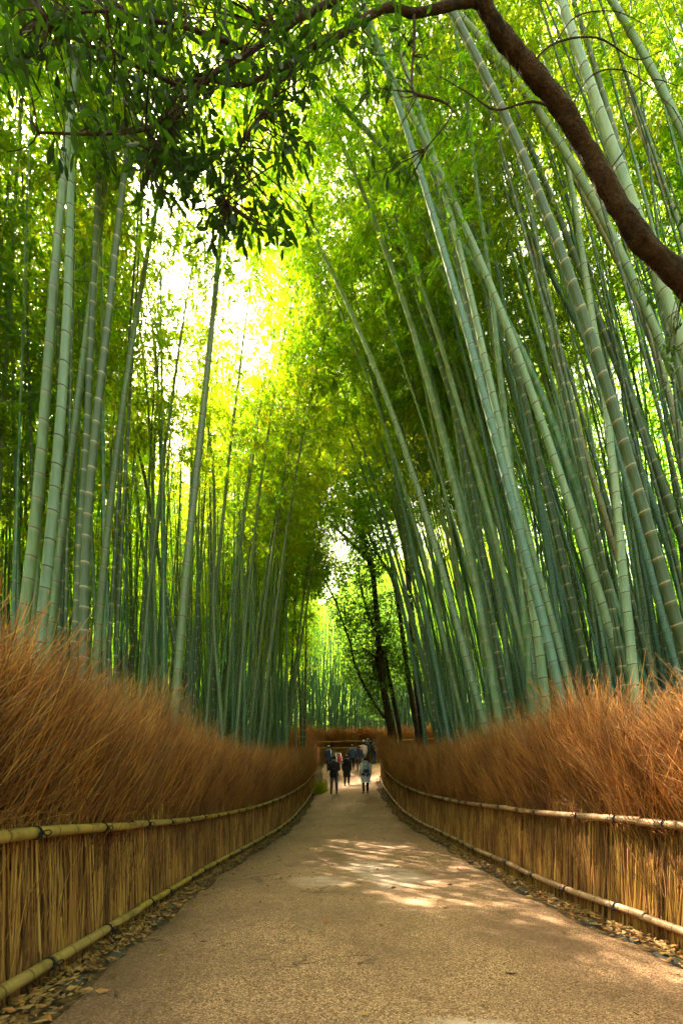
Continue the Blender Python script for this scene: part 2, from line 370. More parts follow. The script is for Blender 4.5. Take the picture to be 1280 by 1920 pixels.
V = np.array([(q * math.sin(a) + 1.5 * math.sin(a * 23 + q), q * math.cos(a), h * (1 + 0.15 * math.sin(a * 9) + 0.1 * math.sin(a * 21 + q))) for a in th for q, h in zip(rad, hz)])
i = np.arange(79)[:, None] * 6; j = np.arange(5)[None]
g = MB(); g.add(V, np.stack([i + j, i + 6 + j, i + 7 + j, i + j + 1], -1).reshape(-1, 4)); tag(g.build("hill", t.m), kind='structure')
PW = 0.27
def xr_path(Y): return np.where(Y < 27.0, XR(Y) - PW, np.interp(Y, [27.0, 28.2, 60], [float(XR(27.0)) - PW, 13, 13]))
ysp = np.arange(-8, 33.6, 0.15); nu = 24
Vp = []
for Y in ysp:
    a = float(XL(Y)) + PW + 0.05 * math.sin(Y * 2.7); b = float(xr_path(Y)) + 0.05 * math.sin(Y * 3.3 + 1)
    X = np.linspace(a, b, nu); Z = gz(X, np.full(nu, Y)) + 0.012 * np.cos((X - (a + b) / 2) / (b - a) * math.pi)
    Z[0] -= 0.04; Z[-1] -= 0.04
    Vp.append(np.stack([X, np.full(nu, Y), Z], -1))
Vp = np.concatenate(Vp); ny = len(ysp); i = np.arange(ny - 1)[:, None] * nu; j = np.arange(nu - 1)[None]
g = MB(); g.add(Vp, np.stack([i + j, i + j + 1, i + nu + j + 1, i + nu + j], -1).reshape(-1, 4))
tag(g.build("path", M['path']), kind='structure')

# ------------------------------------------------------------------ brushwood fences
def twigs(mb, n, base, tip, bend, r0, r1, mat, sides=3, seg=4, clip=None):
    "n twigs at once: base, tip (n,3), sideways bend (n,3)"
    if clip is not None:
        tip = tip.copy(); tip[:, 1] = np.maximum(tip[:, 1], clip - 0.15 * rng.random(n)); tip[:, 0] = np.minimum(tip[:, 0], base[:, 0] + 1.0); tip[:, 2] = np.minimum(tip[:, 2], 2.85 + 0.2 * rng.random(n))
    t = np.linspace(0, 1, seg + 1)[None, :, None]
    P = base[:, None] * (1 - t) + tip[:, None] * t + bend[:, None] * (4 * t * (1 - t))
    d = tip - base; d /= np.linalg.norm(d, axis=1)[:, None] + 1e-9
    ref = np.where(np.abs(d[:, 2:3]) > 0.9, np.array([[1.0, 0, 0]]), np.array([[0, 0, 1.0]]))
    u = np.cross(d, ref); u /= np.linalg.norm(u, axis=1)[:, None]; w = np.cross(d, u)
    ph = rng.uniform(0, 6.28, n)
    ang = ph[:, None] + np.arange(sides)[None] * 2 * math.pi / sides
    o = np.cos(ang)[..., None] * u[:, None] + np.sin(ang)[..., None] * w[:, None]
    rad = (np.asarray(r0).reshape(-1, 1) * (1 - t[0, :, 0][None]) + np.asarray(r1).reshape(-1, 1) * t[0, :, 0][None])
    V = P[:, :, None] + rad[:, :, None, None] * o[:, None]
    k = (seg + 1) * sides
    i = np.arange(seg)[:, None] * sides; j = np.arange(sides)[None]; j2 = (j + 1) % sides
    f = np.stack([i + j, i + j2, i + sides + j2, i + sides + j], -1).reshape(-1, 4)
    F = (f[None] + np.arange(n)[:, None, None] * k).reshape(-1, 4)
    mb.add(V.reshape(-1, 3), F, mat, np.tile(np.repeat(np.linspace(0, 1, seg + 1), sides), n))

SEC = 0.8
def brush_mesh(name, lo=620, up=1680):
    "x along the fence (away), y outward from the path, z up"
    mb = MB()
    n = lo
    b = np.stack([rng.uniform(-0.06, SEC + 0.06, n), rng.uniform(0.0, 0.22, n) ** 1.0, rng.uniform(-0.1, 0.02, n)], -1)
    b[:, 1] = 0.03 + 0.19 * rng.random(n) ** 1.4
    tp = b + np.stack([rng.normal(0.03, 0.06, n), rng.normal(0.0, 0.025, n), rng.uniform(0.9, 1.45, n)], -1)
    tp[:, 0] += 0.05 * np.sin(b[:, 0] * 9); tp[:, 1] = np.maximum(tp[:, 1], 0.05)
    twigs(mb, n, b, tp, rng.normal(0, 0.012, (n, 3)) * [1, 0.6, 0], rng.uniform(0.0045, 0.0105, n), rng.uniform(0.003, 0.006, n), 0)
    n = 110                                            # thick knotty stems standing proud of the rest
    b = np.stack([rng.uniform(0, SEC, n), rng.uniform(0.0, 0.035, n), rng.uniform(-0.1, 0.0, n)], -1)
    tp = b + np.stack([rng.normal(0.03, 0.05, n), rng.uniform(0.0, 0.05, n), rng.uniform(0.8, 1.35, n)], -1)
    twigs(mb, n, b, tp, rng.normal(0, 0.016, (n, 3)) * [1, 0.4, 0], rng.uniform(0.0075, 0.0125, n), rng.uniform(0.005, 0.008, n), 0, sides=5, seg=6)
    n = 60                                             # loose slanting stems on the face
    b = np.stack([rng.uniform(-0.1, SEC, n), rng.uniform(-0.01, 0.06, n), rng.uniform(0.0, 0.7, n)], -1)
    tp = b + np.stack([rng.normal(0.12, 0.12, n), rng.normal(-0.005, 0.015, n), rng.uniform(0.3, 0.8, n)], -1)
    twigs(mb, n, b, tp, rng.normal(0, 0.01, (n, 3)), 0.0042, 0.0022, 0)
    # the bushy upper part: bundles of fine twigs fanning out
    nb = 40; k = up // nb
    for q in range(nb):
        x0 = rng.uniform(-0.25, SEC); y0 = rng.uniform(0.04, 0.75); zt = rng.normal(2.38, 0.20) + 0.25 * (y0 - 0.2); z0 = rng.uniform(0.55, 0.9)
        ax = np.array([rng.normal(0.24, 0.28), rng.normal(-0.10, 0.24), zt - z0])
        u = rng.uniform(0.0, 0.72, k) ** 0.8
        b = np.array([x0, y0 * 0.55, z0]) + u[:, None] * ax * [0.7, 1, 1] + rng.normal(0, 1, (k, 3)) * [0.035, 0.03, 0.03] * (0.4 + u[:, None])
        b[:, 1] = np.maximum(b[:, 1], 0.07)
        ln = (1 - u) * rng.uniform(0.55, 1.1, k) * (zt - z0) + 0.08
        d = ax / np.linalg.norm(ax) + rng.normal(0, 1, (k, 3)) * [0.33, 0.28, 0.08] * (0.6 + u[:, None])
        tp = b + d * ln[:, None]
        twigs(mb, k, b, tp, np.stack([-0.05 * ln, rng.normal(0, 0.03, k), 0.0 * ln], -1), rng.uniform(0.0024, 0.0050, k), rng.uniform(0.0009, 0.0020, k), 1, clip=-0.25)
    n = int(up * 1.0)                                  # fine side twigs
    b = np.stack([rng.uniform(-0.1, SEC + 0.2, n), rng.uniform(-0.04, 0.5, n), rng.uniform(1.2, 2.35, n)], -1)
    tp = b + np.stack([rng.normal(0.07, 0.19, n), rng.normal(-0.03, 0.14, n), rng.uniform(0.02, 0.36, n)], -1)
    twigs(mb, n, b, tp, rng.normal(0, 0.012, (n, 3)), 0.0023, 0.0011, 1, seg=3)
    n = 55                                             # long wisps
    b = np.stack([rng.uniform(0, SEC, n), rng.uniform(0.05, 0.45, n), rng.uniform(1.7, 2.2, n)], -1)
    tp = b + np.stack([rng.normal(0.25, 0.28, n), rng.normal(-0.05, 0.25, n), rng.uniform(0.35, 0.95, n)], -1)
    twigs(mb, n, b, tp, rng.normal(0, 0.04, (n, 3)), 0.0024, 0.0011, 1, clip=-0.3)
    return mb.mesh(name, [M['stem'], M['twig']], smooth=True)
BR = [brush_mesh("brush") for _ in range(4)]

def tie_mesh():
    mb = MB(); rr = 0.05
    for dx in (-0.010, 0.0, 0.011):
        a = np.linspace(0, 2 * math.pi, 15); mb.tube([(dx + 0.004 * math.sin(q), rr * math.cos(q), rr * math.sin(q)) for q in a], 0.0055, 6, caps=False)
    for sgn in (-1, 1):                                # bow loops and loose ends on the path face (-y)
        P = catmull([(0, -rr, 0.005), (sgn * 0.035, -rr - 0.03, 0.02), (sgn * 0.075, -rr - 0.03, 0.0), (sgn * 0.05, -rr - 0.02, -0.025), (0, -rr - 0.005, 0)], 5)
        mb.tube(P, 0.0048, 5)
        mb.tube(catmull([(0, -rr - 0.005, 0), (sgn * 0.03, -rr - 0.02, -0.03), (sgn * 0.05, -rr - 0.015, -0.075)], 4), 0.0042, 5)
    mb.tube([(-0.012, -rr - 0.006, 0), (0, -rr - 0.012, 0.004), (0.012, -rr - 0.006, 0)], 0.011, 7)
    return mb.mesh("tie", M['rope'])
TIE = tie_mesh()

def frame_at(P, k):
    a = P[max(k - 1, 0)]; b = P[min(k + 1, len(P) - 1)]; d = b - a; return d / np.linalg.norm(d)

def make_fence(name, line, mirror, mat, label, rail_z, ground_off, rail_out=0.055, skip_to=None, hs=1.0, tie_step=(0.65, 1.25)):
    "line: points along the fence at bottom-rail height; mirror=-1 where outward is to the left of travel"
    root = empty(name, (float(line[0][0]), float(line[0][1]), float(line[0][2] - ground_off)))
    tag(root, label, 'fence')
    org = Vector(root.location)
    P, L = resample(line, SEC * 0.93)
    for k in range(len(P) - 1):
        d = P[k + 1] - P[k]; a = math.atan2(d[1], d[0])
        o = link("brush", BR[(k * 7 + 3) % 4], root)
        o.location = Vector((P[k][0], P[k][1], P[k][2] - ground_off)) - org
        o.rotation_euler = (0, 0, a); o.scale = (1, mirror, hs * (0.97 + 0.06 * math.sin(k * 2.1)) * (1 if P[k][1] > 5 else 0.92))
    # rails: several poles end to end
    for rz in rail_z:
        Q, Lq = resample(line, 0.05); side = np.zeros_like(Q)
        n = len(Q); i0 = 0; pole = 0
        while i0 < n - 8:
            i1 = min(n, i0 + int(rng.uniform(2.6, 3.6) / 0.05) + (0 if pole else 10))
            if n - i1 < 15: i1 = n
            seg = Q[i0:i1].copy(); seg[:, 2] += rz
            d = np.gradient(seg, axis=0); d /= np.linalg.norm(d, axis=1)[:, None]
            out = np.stack([-d[:, 1], d[:, 0], 0 * d[:, 0]], -1) * mirror
            seg = seg - out * rail_out + np.array([0, 0, 1]) * 0.008 * np.sin(np.arange(len(seg)) * 0.05 + pole)[:, None]
            r0 = rng.uniform(0.039, 0.047); tt = np.arange(len(seg)) * 0.05; al = tt / 0.26 + 0.3
            fr = np.abs((al + 0.5) % 1 - 0.5)
            rad = r0 * (1 - 0.10 * np.linspace(0, 1, len(seg))) * (1 + 0.07 * np.clip(1 - fr / 0.12, 0, 1))
            mb = MB(); mb.tube(seg - np.array(org), rad, 12, 0, al)
            ro = mb.build("rail", mat, root)
            k = rng.integers(4, 10)
            while k < len(seg) - 3:
                to = link("tie", TIE, ro); dd = frame_at(seg, k)
                xax = Vector(dd); yax = Vector(out[k]); zax = xax.cross(yax)
                mt = Matrix((xax, yax, zax)).transposed().to_4x4(); sc = rad[k] / 0.048
                to.matrix_local = Matrix.Translation(Vector(seg[k]) - org) @ mt @ Matrix.Diagonal((sc, sc, sc, 1))
                k += int(rng.uniform(*tie_step) / 0.05)
            i0 = i1 - 2; pole += 1
    return root
make_fence("brushwood_fence", FL, 1, M['rail_l'], "brushwood fence with yellow bamboo rails in shade along the left side of the path", (0.0, GAP), LIFT_L)
make_fence("brushwood_fence", FR, -1, M['rail_r'], "brushwood fence with pinkish tan bamboo rails along the right side of the path", (0.0, GAP), LIFT_R)
fx = np.linspace(-3.6, 12, 60)
FE = np.stack([fx, np.full(60, 33.7) + 0.02 * fx, gz(fx, np.full(60, 33.7)) + 0.2], -1)
make_fence("brushwood_fence", FE, 1, M['rail_l'], "dark brushwood fence crossing the far end of the path behind the walkers", (0.91, 1.40), 0.2, rail_out=0.16, hs=1.0, tie_step=(1.6, 2.2))

# ------------------------------------------------------------------ bamboo
def culm_geo(P, d0, nodes=0.33, sides=8, taper=0.86):
    "P: polyline from the ground to the tip"
    P, L = resample(P, 0.25); H = L[-1]
    zs = []; z = 0.0; k = 0; al = []
    nl = [0.0]
    while nl[-1] < H: nl.append(nl[-1] + nodes * min(1.0, 0.6 + 0.10 * len(nl)) * (1 + 0.15 * math.sin(len(nl) * 1.7)))
    pts = []; rad = []; alo = []
    for k in range(len(nl) - 1):
        for u, bump in ((-0.05, 1.0), (0.0, 1.055), (0.05, 1.0)):
            s = nl[k] + u * (nl[k + 1] - nl[k])
            if s < 0 or s > H: continue
            pts.append([np.interp(s, L, P[:, c]) for c in range(3)])
            rad.append(max(0.004, 0.5 * d0 * (1 - taper * (s / H) ** 1.15) * bump)); alo.append(k + u)
    mb = MB(); mb.tube(pts, rad, sides, 0, alo)
    return mb, H

def crown_mesh(L=8.0, nleaf=1.0, seed=0, spread=1.0, lsize=1.0):
    "branches and leaves round a vertical culm top of length L, base at z = 0"
    r = np.random.default_rng(seed); mb = MB()
    B, T, BD, R0 = [], [], [], []
    LP, LD, LS = [], [], []
    z = 0.05
    while z < L:
        f = z / L
        for q in range(2 if r.random() < 0.75 else 3):
            az = r.uniform(0, 6.283); ln = spread * r.uniform(0.75, 1.5) * (0.55 + 0.75 * math.sin(math.pi * min(1, f * 0.8 + 0.18))) * (1.0 if f < 0.9 else 0.6)
            el = r.uniform(0.35, 0.9)
            h = np.array([math.cos(az), math.sin(az), 0.0])
            b = np.array([0, 0, z]); tip = b + h * ln * math.cos(el) + np.array([0, 0, ln * math.sin(el) * 0.55 - 0.25 * ln * r.random()])
            bd = np.array([0, 0, 0.16 * ln])
            B.append(b); T.append(tip); BD.append(bd); R0.append(0.006)
            ns = int(13 * nleaf * ln) + 2
            for u in r.uniform(0.18, 1.0, ns):
                c = b * (1 - u) + tip * u + bd * 4 * u * (1 - u)
                sd = h * r.uniform(-0.1, 0.5) + r.normal(0, 0.5, 3) * [1, 1, 0.35] - np.array([0, 0, 0.18])
                sl = r.uniform(0.12, 0.34); sd = sd / (np.linalg.norm(sd) + 1e-6)
                e = c + sd * sl
                B.append(c); T.append(e); BD.append(np.zeros(3)); R0.append(0.0022)
                m = r.integers(5, 9)
                for w in range(m):
                    lp = c + sd * sl * r.uniform(0.35, 1.0)
                    ld = sd + r.normal(0, 0.55, 3) - np.array([0, 0, 0.35])
                    LP.append(lp); LD.append(ld / np.linalg.norm(ld)); LS.append(r.uniform(0.09, 0.155) * lsize)
        z += r.uniform(0.22, 0.36)
    B, T, BD = map(np.array, (B, T, BD)); R0 = np.array(R0)
    twigs(mb, len(B), B, T, BD, R0, R0 * 0.4, 1, seg=3)
    leaves(mb, np.array(LP), np.array(LD), np.array(LS), 0.17, r)
    me = mb.mesh("crown", [M['leaf'], M['green']], smooth=False)
    return me, len(LP)

def leaves(mb, P, D, S, wr, r, mat=0, fold=0.25):
    "folded blades: two quads... each leaf is six points, four triangles-ish quads"
    n = len(P)
    ref = r.normal(0, 1, (n, 3)) + np.array([0, 0, 1.2])
    u = np.cross(D, ref); u /= np.linalg.norm(u, axis=1)[:, None] + 1e-9
    w = np.cross(u, D)
    S = S[:, None]; W = S * wr * 0.5
    a = P; b = P + D * S * 0.35 + u * W - w * W * fold; c = P + D * S * 0.35 - u * W - w * W * fold
    e = P + D * S - w * S * 0.10; m = P + D * S * 0.45
    V = np.stack([a, b, m, c, e], 1).reshape(-1, 3)
    k = np.arange(n)[:, None] * 5
    f = np.concatenate([k + [[0, 1, 2, 2]], k + [[0, 2, 3, 3]], k + [[1, 4, 2, 2]], k + [[2, 4, 3, 3]]])
    mb.add(V, f, mat)

def broad_leaves(mb, P, D, S, wr, r, mat=0, fold=0.2):
    n = len(P); ref = r.normal(0, 1, (n, 3)) + np.array([0, 0, 1.2]); u = np.cross(D, ref); u /= np.linalg.norm(u, axis=1)[:, None] + 1e-9; w = np.cross(u, D)
    S = S[:, None]; W = S * wr * 0.5 * r.uniform(0.75, 1.15, (n, 1)); cv = r.uniform(-0.05, 0.22, (n, 1)) * S
    at = lambda t, a, h: P + D * S * t + u * W * a - w * (cv * t * t + W * fold * abs(a)) + 0 * h
    V = np.stack([at(0, 0, 0), at(.28, .72, 0), at(.28, -.72, 0), at(.33, 0, 0), at(.62, .95, 0), at(.62, -.95, 0), at(.66, 0, 0), at(.87, .5, 0), at(.87, -.5, 0), at(1.0, 0, 0)], 1).reshape(-1, 3)
    k = np.arange(n)[:, None] * 10
    f = np.concatenate([k + [[0, 1, 3, 3]], k + [[0, 3, 2, 2]], k + [[1, 4, 6, 3]], k + [[3, 6, 5, 2]], k + [[4, 7, 9, 6]], k + [[6, 9, 8, 5]]])
    mb.add(V, f, mat)

CROWNS = []
for s_ in range(7):
    me_, nl_ = crown_mesh(8.0, 0.86, 100 + s_, 1.15, 1.12); CROWNS.append(me_)
CROWNS_D = [crown_mesh(8.0, 1.05, 200 + s_, 1.1, 1.12)[0] for s_ in range(6)]

def add_crown(root, P, start, H, k, scale=1.0, minlen=2.0, dense=False):
    "P: culm polyline in root space"
    Q, L = resample(P, 0.1)
    a = np.array([np.interp(start, L, Q[:, c]) for c in range(3)]); b = Q[-1]
    d = Vector(b - a); ln = d.length
    if ln < minlen: return None
    bank = CROWNS_D if dense else CROWNS
    o = link("crown", bank[k % len(bank)], root)
    o.location = a; o.rotation_mode = 'QUATERNION'
    o.rotation_quaternion = d.to_track_quat('Z', 'Y') @ Matrix.Rotation(k * 1.7, 3, 'Z').to_quaternion()
    o.scale = (scale, scale, ln / 8.0)
    return o

def make_bamboo(pts, w, kind, label, s=None, H=16.5, start=None, group=None, crown=True, csc=1.1):
    "pts: photo pixels base -> top; w: base width in pixels"
    xb = pts[0][0]
    if s is None: s = min(w / 0.165, 0.84 * s_fence(min(max(xb, 5), 1275)))
    d0 = w / s
    xa, ya = np.array(pts, float).T; dg_ = min(3, len(pts) - 1)
    cf = np.polyfit((ya - ya.mean()) / 500, xa, dg_); yy = np.linspace(ya[0], ya[-1], max(4, len(pts)))
    P = [px(float(np.polyval(cf, (y - ya.mean()) / 500)), float(y), s) for y in yy]
    # down to the ground
    d = (P[0] - P[1]); d = d / abs(d.z)
    for _ in range(60):
        if P[0].z <= gz(P[0].x, P[0].y) + 0.02: break
        P.insert(0, P[0] + Vector((d.x * 0.7, 0, -1)) * min(0.6, max(0.02, P[0].z - float(gz(P[0].x, P[0].y)))))
    base = P[0].copy()
    base.z = float(gz(base.x, base.y)) - 0.05; P[0] = base
    # up to the full height, arching on
    z_top = base.z + H
    d = P[-1] - P[-2]; d.normalize()
    lean = 1 if d.x > 0 else -1
    if P[-1].z > z_top - 2.5: z_top = P[-1].z + 2.5
    while P[-1].z < z_top and len(P) < 60:
        d = (d + Vector((0.03 * lean, -0.015, -0.02))).normalized(); P.append(P[-1] + d * 0.9)
    loc = base.copy()
    Pl = catmull([p - loc for p in P], 4)
    root = empty("bamboo", loc); tag(root, label, 'bamboo', group)
    mb, Hc = culm_geo(Pl, d0, 0.33 if d0 > 0.1 else 0.28, 10 if w > 12 else 8)
    mb.build("culm", M[kind], root)
    if crown: add_crown(root, Pl, (start if start else 0.64) * Hc, Hc, random.randrange(99), csc)
    return root

LEFT = [
 ([(45,1160),(70,950),(92,600),(107,500),(120,320)], 25, 'sage', "thick green culm left of the tall pale one that reaches the top edge"),
 ([(77,1180),(102,925),(125,600),(131,300),(131,125),(122,0)], 24, 'pale', "tall pale green culm that stays visible up to the top edge through the dark leaves"),
 ([(100,1150),(122,950),(145,765),(165,600),(175,525),(200,325)], 20, 'sage', "green culm rising close beside the right of the tall pale culm at far left"),
 ([(157,1235),(170,900),(202,600),(212,525),(225,390)], 22, 'olive', "dark olive culm with pale node rings in the front left group"),
 ([(180,1245),(202,1000),(220,825),(255,600),(272,500),(297,370)], 18, 'sage', "pale slender culm leaning right, next to the dark olive culm with pale rings"),
 ([(332,1275),(357,1000),(385,725),(397,600),(410,500),(420,350)], 20, 'sage', "prominent lone pale culm leaning right towards the bright gap in the canopy"),
 ([(25,1160),(27,800),(24,600),(22,450)], 9, 'olive', "thin dark upright culm at the left edge of the picture"),
 ([(70,1050),(87,900),(105,765),(135,600),(150,500)], 12, 'olive', "dark culm seen between the two front left culms, leaning right behind them"),
 ([(3,1040),(10,900),(20,740),(40,560)], 10, 'sage', "pale culm cut by the left edge of the picture"),
 ([(140,1200),(150,1050),(160,850),(168,700)], 8, 'olive', "thin dark culm behind the pair left of the dark olive culm"),
 ([(217,1200),(212,1000),(187,840),(165,700),(150,600)], 9, 'olive', "thin dark culm leaning left and crossing behind the front left group"),
 ([(325,1200),(300,1050),(270,900),(220,700),(175,600)], 11, 'olive', "dark culm leaning strongly left behind the prominent lone pale culm"),
 ([(282,1190),(265,1000),(250,880),(235,800),(222,700)], 9, 'green', "thin green culm leaning left, left of the two bluish upright culms"),
 ([(292,1250),(287,950),(280,775),(272,700)], 12, 'sage', "pale upright culm, left one of a close pair left of the lone pale culm"),
 ([(306,1300),(305,1000),(300,825),(296,730)], 12, 'blue', "bluish upright culm, right one of a close pair left of the lone pale culm"),
 ([(362,1230),(367,1175),(372,975),(375,900)], 9, 'blue', "bluish culm standing just right of the lone leaning pale culm"),
 ([(412,1310),(410,1295),(402,950),(395,825),(387,775)], 11, 'sage', "pale straight culm with dark rings, first one right of the lone leaning culm"),
 ([(235,1225),(238,1050),(240,900)], 6, 'green', "very thin green culm between the pale slender culm and the dark left-leaning ones"),
 ([(247,1200),(244,1050),(242,950),(236,850)], 9, 'olive', "dark upright culm behind the front left group, right of the pale slender culm"),
 ([(442,1330),(442,1275),(445,1000),(440,825),(436,750)], 7, 'green', "thin green culm just left of the white ringed green culm in the left grove"),
 ([(457,1350),(459,1295),(452,1050),(447,925),(440,800)], 9, 'green', "green culm with many white rings standing mid left grove"),
 ([(475,1370),(475,1275),(477,1050),(482,900),(482,820)], 8, 'green', "upright green culm right of the one with many white rings"),
 ([(427,1340),(427,1275),(427,1000),(427,825)], 6, 'olive', "dark straight culm right of the pale straight culm with dark rings"),
 ([(492,1391),(496,1200),(500,1058),(502,960)], 6, 'tan', "dead brown culm among green ones in the left grove"),
 ([(512,1391),(534,1123),(550,961),(558,880)], 6, 'sage', "pale thin culm leaning right, right of the dead brown culm"),
 ([(566,1400),(551,1123),(548,1068),(545,980)], 6, 'olive', "dark culm leaning left, left one of two at the end of the left brush fence"),
 ([(571,1397),(575,1123),(577,1045)], 6, 'olive', "dark upright culm, right one of two at the end of the left brush fence"),
 ([(537,1381),(537,1139),(536,1050)], 7, 'green', "green upright culm left of the two dark ones at the left brush fence's end"),
]
RIGHT = [
 ([(908,1364),(893,1301),(872,1231),(851,1145),(825,1056),(799,970),(776,900),(750,815),(710,710),(667,605),(610,480),(585,440)], 15, 'pale', "pale culm arching left over the path, reaching farthest into the bright canopy"),
 ([(871,1369),(859,1317),(843,1239),(822,1155),(802,1077),(783,1015),(763,939),(735,840),(705,750),(655,625)], 11, 'green', "green culm arching left just below the farthest reaching pale culm"),
 ([(851,1374),(835,1309),(817,1236),(799,1160),(778,1080),(760,996),(725,860),(690,765)], 9, 'green', "thinner arching culm, second one left of the farthest reaching pale culm"),
 ([(798,1390),(789,1327),(776,1252),(760,1158),(743,1090),(724,1019),(698,935)], 8, 'blue', "slim bluish green culm leaning left in front of the dark tree trunks"),
 ([(819,1385),(811,1301),(803,1233),(790,1100),(770,960)], 7, 'green', "straight green culm with many pale rings just right of the dark tree trunks"),
 ([(888,1340),(875,1213),(864,1145),(851,1069),(836,994),(817,900),(810,890),(790,790),(762,650)], 10, 'green', "slim green culm rising behind the base of the farthest reaching pale culm"),
 ([(940,1382),(929,1317),(914,1233),(901,1150),(882,1059),(867,981),(851,900),(835,840),(805,750),(790,665)], 17, 'green', "thick bright green culm rising from the brush fence right of the farthest reaching pale culm"),
 ([(955,1343),(942,1278),(929,1194),(914,1093),(895,996),(878,900),(855,765),(820,675)], 13, 'olive', "dark green culm with white rings right beside the thick bright green culm"),
 ([(1010,1338),(997,1286),(981,1218),(963,1145),(942,1069),(921,986),(895,900),(872,800),(855,740),(835,680)], 14, 'green', "green culm leaning left just left of the thick silvery culm"),
 ([(1018,1320),(1010,1291),(994,1220),(981,1166),(966,1103),(948,1030),(929,957),(911,900),(893,840),(878,780),(862,720)], 11, 'pale', "pale culm running parallel behind the green one left of the thick silvery culm"),
 ([(1085,1320),(1075,1283),(1056,1220),(1038,1168),(1007,1080),(968,973),(940,908),(926,875),(905,825),(882,771),(857,725),(826,673)], 11, 'olive', "olive culm slanting left across the front of the others in the right grove"),
 ([(1030,1350),(1020,1317),(1005,1200),(994,1121),(984,1030),(974,957),(958,900),(947,865),(934,802),(917,725),(903,646),(888,577),(874,519)], 18, 'pale', "thick silvery culm standing steeply in the middle of the right grove"),
 ([(1005,1300),(980,1080),(970,960),(961,885),(949,802),(940,746),(930,677),(920,615),(909,552)], 13, 'pale', "pale culm with green top sprays directly behind the thick silvery culm"),
 ([(1116,1317),(1101,1260),(1085,1187),(1070,1121),(1051,1046),(1038,991),(1020,900),(1001,823),(988,767),(976,725),(961,667),(947,617)], 15, 'olive', "dark olive culm with cream rings, right of the thick silvery culm"),
 ([(1085,1240),(1065,1150),(1050,1080),(1036,1017),(1020,960),(1005,896),(992,854),(961,750),(932,642)], 11, 'green', "green culm half hidden behind the dark olive culm with cream rings"),
 ([(1215,1317),(1202,1270),(1187,1213),(1163,1145),(1137,1077),(1116,1015),(1093,952),(1070,885),(1047,833),(1030,785),(1001,723),(974,662),(945,595),(910,525),(870,460),(840,415),(790,350),(730,290),(650,215)], 16, 'green', "long green culm whose thin top arches far left under the tree branch"),
 ([(1190,1320),(1176,1278),(1161,1231),(1145,1187),(1132,1140),(1116,1093),(1103,1048),(1088,1004),(1069,960),(1049,900),(1030,828),(1017,792),(1003,754),(988,719),(963,646)], 18, 'pale', "thick pale culm parallel and left of the long green culm with the arching top"),
 ([(1170,1270),(1142,1147),(1124,1088),(1110,1025),(1096,931),(1085,900),(1067,802),(1055,746),(1042,687),(1032,633),(1020,550),(1010,470)], 15, 'pale', "pale steep culm crossing behind the long green culm with the arching top"),
 ([(1226,1280),(1218,1252),(1200,1187),(1182,1124),(1163,1067),(1148,1004),(1129,952),(1109,900),(1084,802),(1070,750),(1057,687)], 14, 'tan', "tan culm with painted sunlit patches right of the long green culm"),
 ([(1240,1100),(1200,950),(1176,875),(1153,812),(1136,760),(1117,712),(1099,658),(1080,600),(1061,546),(1043,500),(1020,425),(990,360),(950,280),(920,225)], 11, 'pale', "slim pale culm along the left side of the broad dark olive culm at right"),
 ([(1300,1300),(1278,1200),(1265,1140),(1249,1077),(1228,1009),(1208,952),(1182,900),(1172,854),(1155,802),(1140,750),(1124,698),(1109,650),(1095,594),(1078,546),(1061,500),(1050,460),(1020,380),(990,310),(950,225),(905,130),(845,25)], 23, 'olive', "broad dark olive culm with cream rings from the right edge up to the trunk"),
 ([(1340,1190),(1280,1017),(1270,983),(1254,939),(1236,900),(1209,829),(1188,771),(1167,712),(1151,671),(1134,633),(1117,583),(1101,538),(1084,500),(1055,415),(1010,320)], 17, 'olive', "second dark olive culm with cream rings, right of the broad one at right"),
 ([(1300,1050),(1230,865),(1211,812),(1192,750),(1176,698),(1155,650),(1138,604),(1122,562),(1107,510),(1085,440)], 12, 'green', "slim green culm with a tan top between the dark olive culm and the tree trunk"),
 ([(1290,1180),(1255,1046),(1241,994),(1226,947),(1213,900),(1180,833),(1163,796),(1150,750)], 14, 'blue', "blue grey culm between the two dark olive culms at right"),
 ([(1330,860),(1280,740),(1270,712),(1251,667),(1232,625),(1213,583),(1192,542),(1172,500),(1155,460),(1120,385),(1080,320),(1040,255),(990,180),(925,95),(860,30)], 19, 'pale', "thick pale culm running up along the left side of the leaning tree trunk"),
 ([(1310,940),(1276,823),(1261,760),(1242,708),(1228,656),(1211,608),(1197,573),(1180,538),(1163,504),(1145,460)], 16, 'tan', "tan mottled culm beside the thick pale culm below the leaning tree trunk"),
 ([(1330,800),(1300,700),(1270,615),(1240,545),(1218,480),(1195,395),(1165,325),(1140,260),(1110,170),(1080,85),(1050,0)], 26, 'pale', "broadest pale culm, passing behind the leaning tree trunk to the top edge"),
 ([(1340,400),(1280,245),(1245,180),(1215,120),(1185,60),(1145,0)], 20, 'pale', "pale culm crossing the upper right corner with dark rings"),
 ([(1330,280),(1280,145),(1245,80),(1220,30),(1205,0)], 15, 'green', "greenish culm at the very upper right corner"),
 ([(1330,440),(1280,325),(1230,260),(1180,190),(1140,140),(1100,90)], 14, 'blue', "blue grey culm slanting between the two pale culms at upper right"),
 ([(1330,560),(1275,425),(1250,365),(1215,280),(1185,210),(1165,150)], 16, 'tan', "tan blotched culm at upper right between the pale and blue grey ones"),
]
for pts, w, kind, label in LEFT: make_bamboo(pts, w, kind, label, H=15.5)
for k_, (pts, w, kind, label) in enumerate(RIGHT):
    s = None
    if pts[0][0] >= 1240: s = w / 0.17
    make_bamboo(pts, w, kind, label, s=s, H=20, crown=(k_ % 2 == 0 or k_ < 6))

